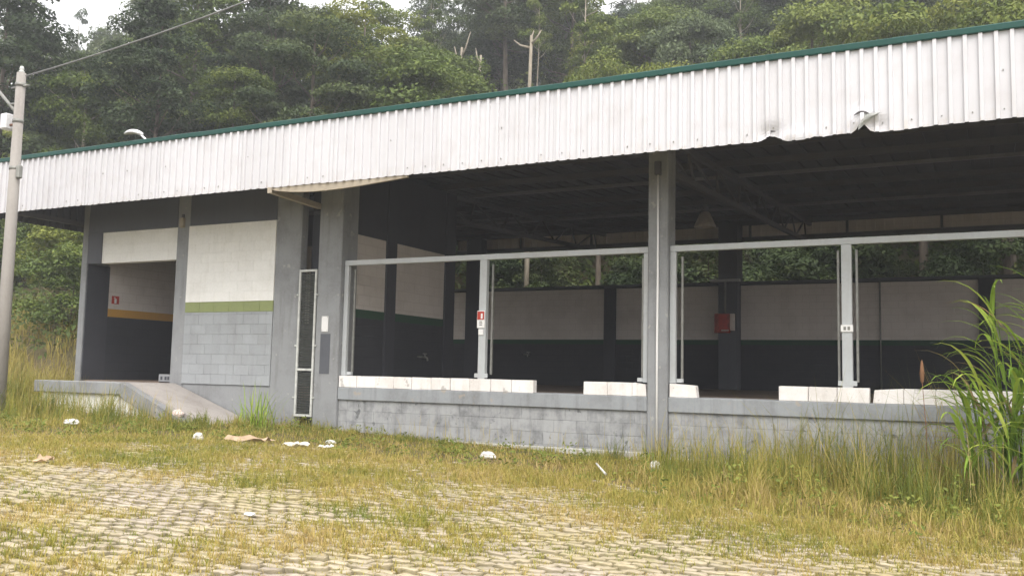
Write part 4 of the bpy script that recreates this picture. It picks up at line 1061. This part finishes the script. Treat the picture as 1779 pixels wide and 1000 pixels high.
# grass in the paving joints
def joint_grass(n_t, per, hscale):
    u = rng.random(n_t); tx = rng.uniform(-13, 3.5, n_t); ty = rng.uniform(2.5, 11, n_t)
    # snap to a joint: nearest hexagon centre, pushed out to its rim
    row = np.round((ty-PY0-0.2)/HS); cy = PY0+0.2+row*HS; offx = np.where(row.astype(int) % 2 == 1, HW/2, 0)
    cx = PX0+0.2+offx+np.round((tx-PX0-0.2-offx)/HW)*HW
    sd = rng.random(n_t) < 0.7; t = rng.uniform(-0.5, 0.5, n_t); sg = np.where(rng.random(n_t) < 0.5, -1, 1)
    jx = cx+np.where(sd, t*HW, sg*HW/2); jy = cy+np.where(sd, sg*HS/2, t*HS)
    dens = vnoise(jx, jy, 0.55, 21.0)*0.9+vnoise(jx, jy, 2.1, 4.0)*0.5
    dens += np.interp(edge_y(jx)-jy, [0, 0.6, 1.6, 3.5, 7], [1.0, 0.6, 0.28, 0.06, 0.0]) + np.interp(jx, [-10, -7, -4], [0.16, 0.1, 0.0])
    keep = (dens > rng.uniform(-0.55, 0.5, n_t)) & (jy < edge_y(jx)+0.5)
    jx, jy, dens = jx[keep], jy[keep], dens[keep]
    k = rng.integers(max(2, per//2), per*2, len(jx)); ix = np.repeat(np.arange(len(jx)), k)
    x = jx[ix]+rng.normal(0, 0.03, len(ix)); y = jy[ix]+rng.normal(0, 0.025, len(ix))
    h = rng.uniform(0.03, 0.075, len(ix))*hscale*(rng.uniform(0.5, 1.5, len(jx))*(1+np.clip(dens, 0, 1)))[ix]
    tone = np.clip(0.42+0.5*vnoise(jx, jy, 0.8, 33.0)[ix]+rng.normal(0, 0.14, len(jx))[ix]+rng.normal(0, 0.1, len(ix)), 0, 1)
    return blades(x, y, h, rng.uniform(0.004, 0.009, len(x)), tone, rng, 0.6)
add_grass('joint_grass', 'short yellow green grass sprouting from the paving joints', [joint_grass(52000, 7, 0.85)], 'grass')

# ---------------------------------------------------------------- single plants
def arching_leaf(name, base, az, length, width, rise, droop, mat, parent, segs=7):
    V, F = [], []
    d = Vector((math.cos(az), math.sin(az), 0)); s = Vector((-math.sin(az), math.cos(az), 0))
    p = Vector(base); ang = rise
    for i in range(segs+1):
        t = i/segs; w = width*(0.45+0.9*t if t < 0.4 else (1-t)**0.8*1.28)*0.5
        V += [p - s*w + Vector((0, 0, w*0.35)), p, p + s*w + Vector((0, 0, w*0.35))]
        step = length/segs; p = p + d*math.cos(ang)*step + Vector((0, 0, math.sin(ang)*step)); ang -= droop/segs*(0.4+1.4*t)
    for i in range(segs):
        for j in range(2): F.append((i*3+j, i*3+j+1, (i+1)*3+j+1, (i+1)*3+j))
    me = bpy.data.meshes.new(name); me.from_pydata([tuple(v) for v in V], [], F); me.update()
    a = me.attributes.new('tone', 'FLOAT', 'POINT'); tn = random.uniform(0.2, 0.7)
    for i in range(len(V)): a.data[i].value = tn
    return link(name, me, mat, parent)
def reed(x, y, label, n_stalk, hh, seed):
    r = random.Random(seed); e = thing('reed_grass', label, 'grass plant', (x, y, float(zg(x))-0.02))
    for i in range(n_stalk):
        bx, by = r.uniform(-0.35, 0.35), r.uniform(-0.25, 0.25); h = hh*r.uniform(0.55, 0.85); la = r.uniform(-0.2, 0.2); lb = r.uniform(-0.12, 0.12)
        tube('stalk', [(bx, by, 0), (bx+la*0.4, by+lb*0.4, h*0.5), (bx+la, by+lb, h)], [0.014, 0.011, 0.005], M['reed'], e, 5)
        for j in range(6):
            t = 0.2+0.8*j/5; az = r.uniform(0, 6.28)
            if r.random() < 0.25: az = r.uniform(2.6, 3.8)
            arching_leaf('leaf', (bx+la*t, by+lb*t, h*t), az, r.uniform(0.55, 1.15), r.uniform(0.045, 0.085), r.uniform(0.9, 1.4), r.uniform(1.4, 2.9), 'reed' if r.random() > 0.14 else 'reed_dry', e)
    return e
reed(0.5, 12.9, 'tall bright green reed grass standing at the right edge before the dock', 24, 2.9, 3)
reed(0.05, 12.7, 'lower arching reed grass on the left side of the tall reeds', 14, 1.7, 5)
reed(0.95, 12.4, 'tall reed grass cut by the right edge of the picture', 8, 2.5, 9)
e = thing('seed_stalk', 'dry stalk with a brown seed head left of the tall reeds', 'grass plant', (-0.75, 13.2, float(zg(-0.75))))
tube('stem', [(0, 0, 0), (0.02, 0, 0.8), (-0.02, 0, 1.45)], [0.008, 0.006, 0.004], 'seed', e, 5)
lathe('seed_head', [(0.0, 0), (0.022, 0.04), (0.03, 0.14), (0.015, 0.28), (0.0, 0.32)], 'seed', e, 8).location = (-0.02, 0, 1.42)
e = thing('weed_clump', 'spiky green weed clump against the wall below the painted panel', 'weed', (-11.75, 13.0, float(zg(-11.75))-0.01))
for i in range(64):
    arching_leaf('leaf', (random.gauss(0, 0.16), random.gauss(0, 0.1), 0), random.uniform(0, 6.28), random.uniform(0.45, 0.95), random.uniform(0.014, 0.024), random.uniform(0.9, 1.5), random.uniform(0.3, 1.2), 'reed', e, 5)

# ---------------------------------------------------------------- litter
def crumple(name, label, cat, x, y, sx, sy, sz, mat, seed, z=None, rz=0.0):
    bm = bmesh.new(); bmesh.ops.create_icosphere(bm, subdivisions=3, radius=1.0)
    for v in bm.verts:
        n1 = mnoise.noise(v.co*1.7+Vector((seed*3.1, 0, 0))); n2 = mnoise.noise(v.co*4.5+Vector((0, seed*2.3, 0)))
        v.co = v.co*(1+0.3*n1+0.12*n2); v.co.x *= sx*0.85; v.co.y *= sy*0.85; v.co.z = (max(v.co.z*sz, -sz*0.45)+sz*0.45)*0.85
    o = link(name, to_mesh(bm, name), mat); o.location = (x, y, (float(zg(x)) if z is None else z)+0.004); o.rotation_euler = (0, 0, rz)
    return tag(o, label, cat)
crumple('plastic_bag', 'flattened white plastic scrap in the grass below the landing', 'litter', -13.3, 10.35, 0.2, 0.11, 0.06, 'plastic', 1, float(zg(-13.3))+0.06)
crumple('plastic_bag', 'round white crumpled bag on the grass edge left of the cardboard', 'litter', -10.75, 10.6, 0.1, 0.09, 0.09, 'plastic', 2)
crumple('plastic_bag', 'small white plastic tub beside the wall right of the cardboard', 'litter', -9.25, 11.9, 0.11, 0.07, 0.05, 'plastic', 3)
crumple('plastic_bag', 'crumpled white bag in the grass in front of the middle bay', 'litter', -6.6, 12.2, 0.14, 0.11, 0.08, 'plastic', 4)
crumple('plastic_bag', 'white bag ball among the taller grass before the middle column', 'litter', -4.1, 12.4, 0.11, 0.1, 0.11, 'plastic', 5, float(zg(-4.1))+0.05)
crumple('plastic_bag', 'pinkish white bag slumped on the lower end of the ramp kerb', 'litter', -13.42, 12.69, 0.15, 0.09, 0.11, 'pinkbag', 6, 0.6)
crumple('plastic_scrap', 'small pale scrap lying among the pavers near the front', 'litter', -5.6, 6.15, 0.06, 0.05, 0.02, 'plastic', 7, float(zg(-5.6))+0.03)
def sheet_scrap(name, label, x, y, w, d, hgt, mat, seed, rz):
    bm = bmesh.new(); bmesh.ops.create_grid(bm, x_segments=5, y_segments=4, size=0.5)
    for v in bm.verts:
        u, t = v.co.x*2, v.co.y*2; rim = 1+0.25*mnoise.noise(Vector((math.atan2(t, u)*1.5, seed, 0)))
        z = abs(mnoise.noise(Vector((u*2.6, t*2.6, seed))))*1.3 + 0.12*random.random() + 0.3*(abs(u)**3)*(1 if mnoise.noise(Vector((u, 0, seed))) > 0 else 0)
        v.co = Vector((u*w*0.5*rim, t*d*0.5*rim, z*hgt))
    bmesh.ops.solidify(bm, geom=bm.faces[:], thickness=0.004)
    o = link(name, to_mesh(bm, name), mat); o.location = (x, y, float(zg(x))+0.03); o.rotation_euler = (0, 0, rz); return tag(o, label, 'litter')
sheet_scrap('cardboard_scrap', 'torn brown cardboard lying on the grass below the grille', -9.95, 10.85, 0.62, 0.42, 0.14, 'card', 2.0, 0.2)
sheet_scrap('paper_scrap', 'dirty pale paper sheet right of the torn cardboard', -9.15, 10.95, 0.36, 0.26, 0.07, 'paper', 5.0, -0.2)
sheet_scrap('paper_scrap', 'small strip of pale paper farthest right of the cardboard', -8.75, 11.15, 0.22, 0.12, 0.05, 'plastic', 7.0, 0.5)
sheet_scrap('paper_scrap', 'curled tan scrap on the pavers at the far left', -9.6, 7.15, 0.2, 0.16, 0.07, 'card', 9.0, 0.8)
o = tube('white_stick', [(-4.66, 11.65, float(zg(-4.5))+0.16), (-4.45, 11.45, float(zg(-4.5))+0.05)], [0.012, 0.016], 'plastic'); tag(o, 'short white stick slanting in the grass left of the white bag ball', 'litter')
# ---------------------------------------------------------------- damp hillside air
bm = bmesh.new(); bm_box(bm, -150, 60, -20, 150, -3, 62)
haze = link('haze', to_mesh(bm, 'haze'), None, kind='stuff')
hm = bpy.data.materials.new('haze_air'); hm.use_nodes = True; hn = hm.node_tree; hn.nodes.clear()
pv = hn.nodes.new('ShaderNodeVolumePrincipled'); pv.inputs['Color'].default_value = (0.93, 0.95, 1.0, 1); pv.inputs['Density'].default_value = 0.0019; pv.inputs['Anisotropy'].default_value = 0.2
ho = hn.nodes.new('ShaderNodeOutputMaterial'); hn.links.new(pv.outputs[0], ho.inputs['Volume']); haze.data.materials.append(hm)
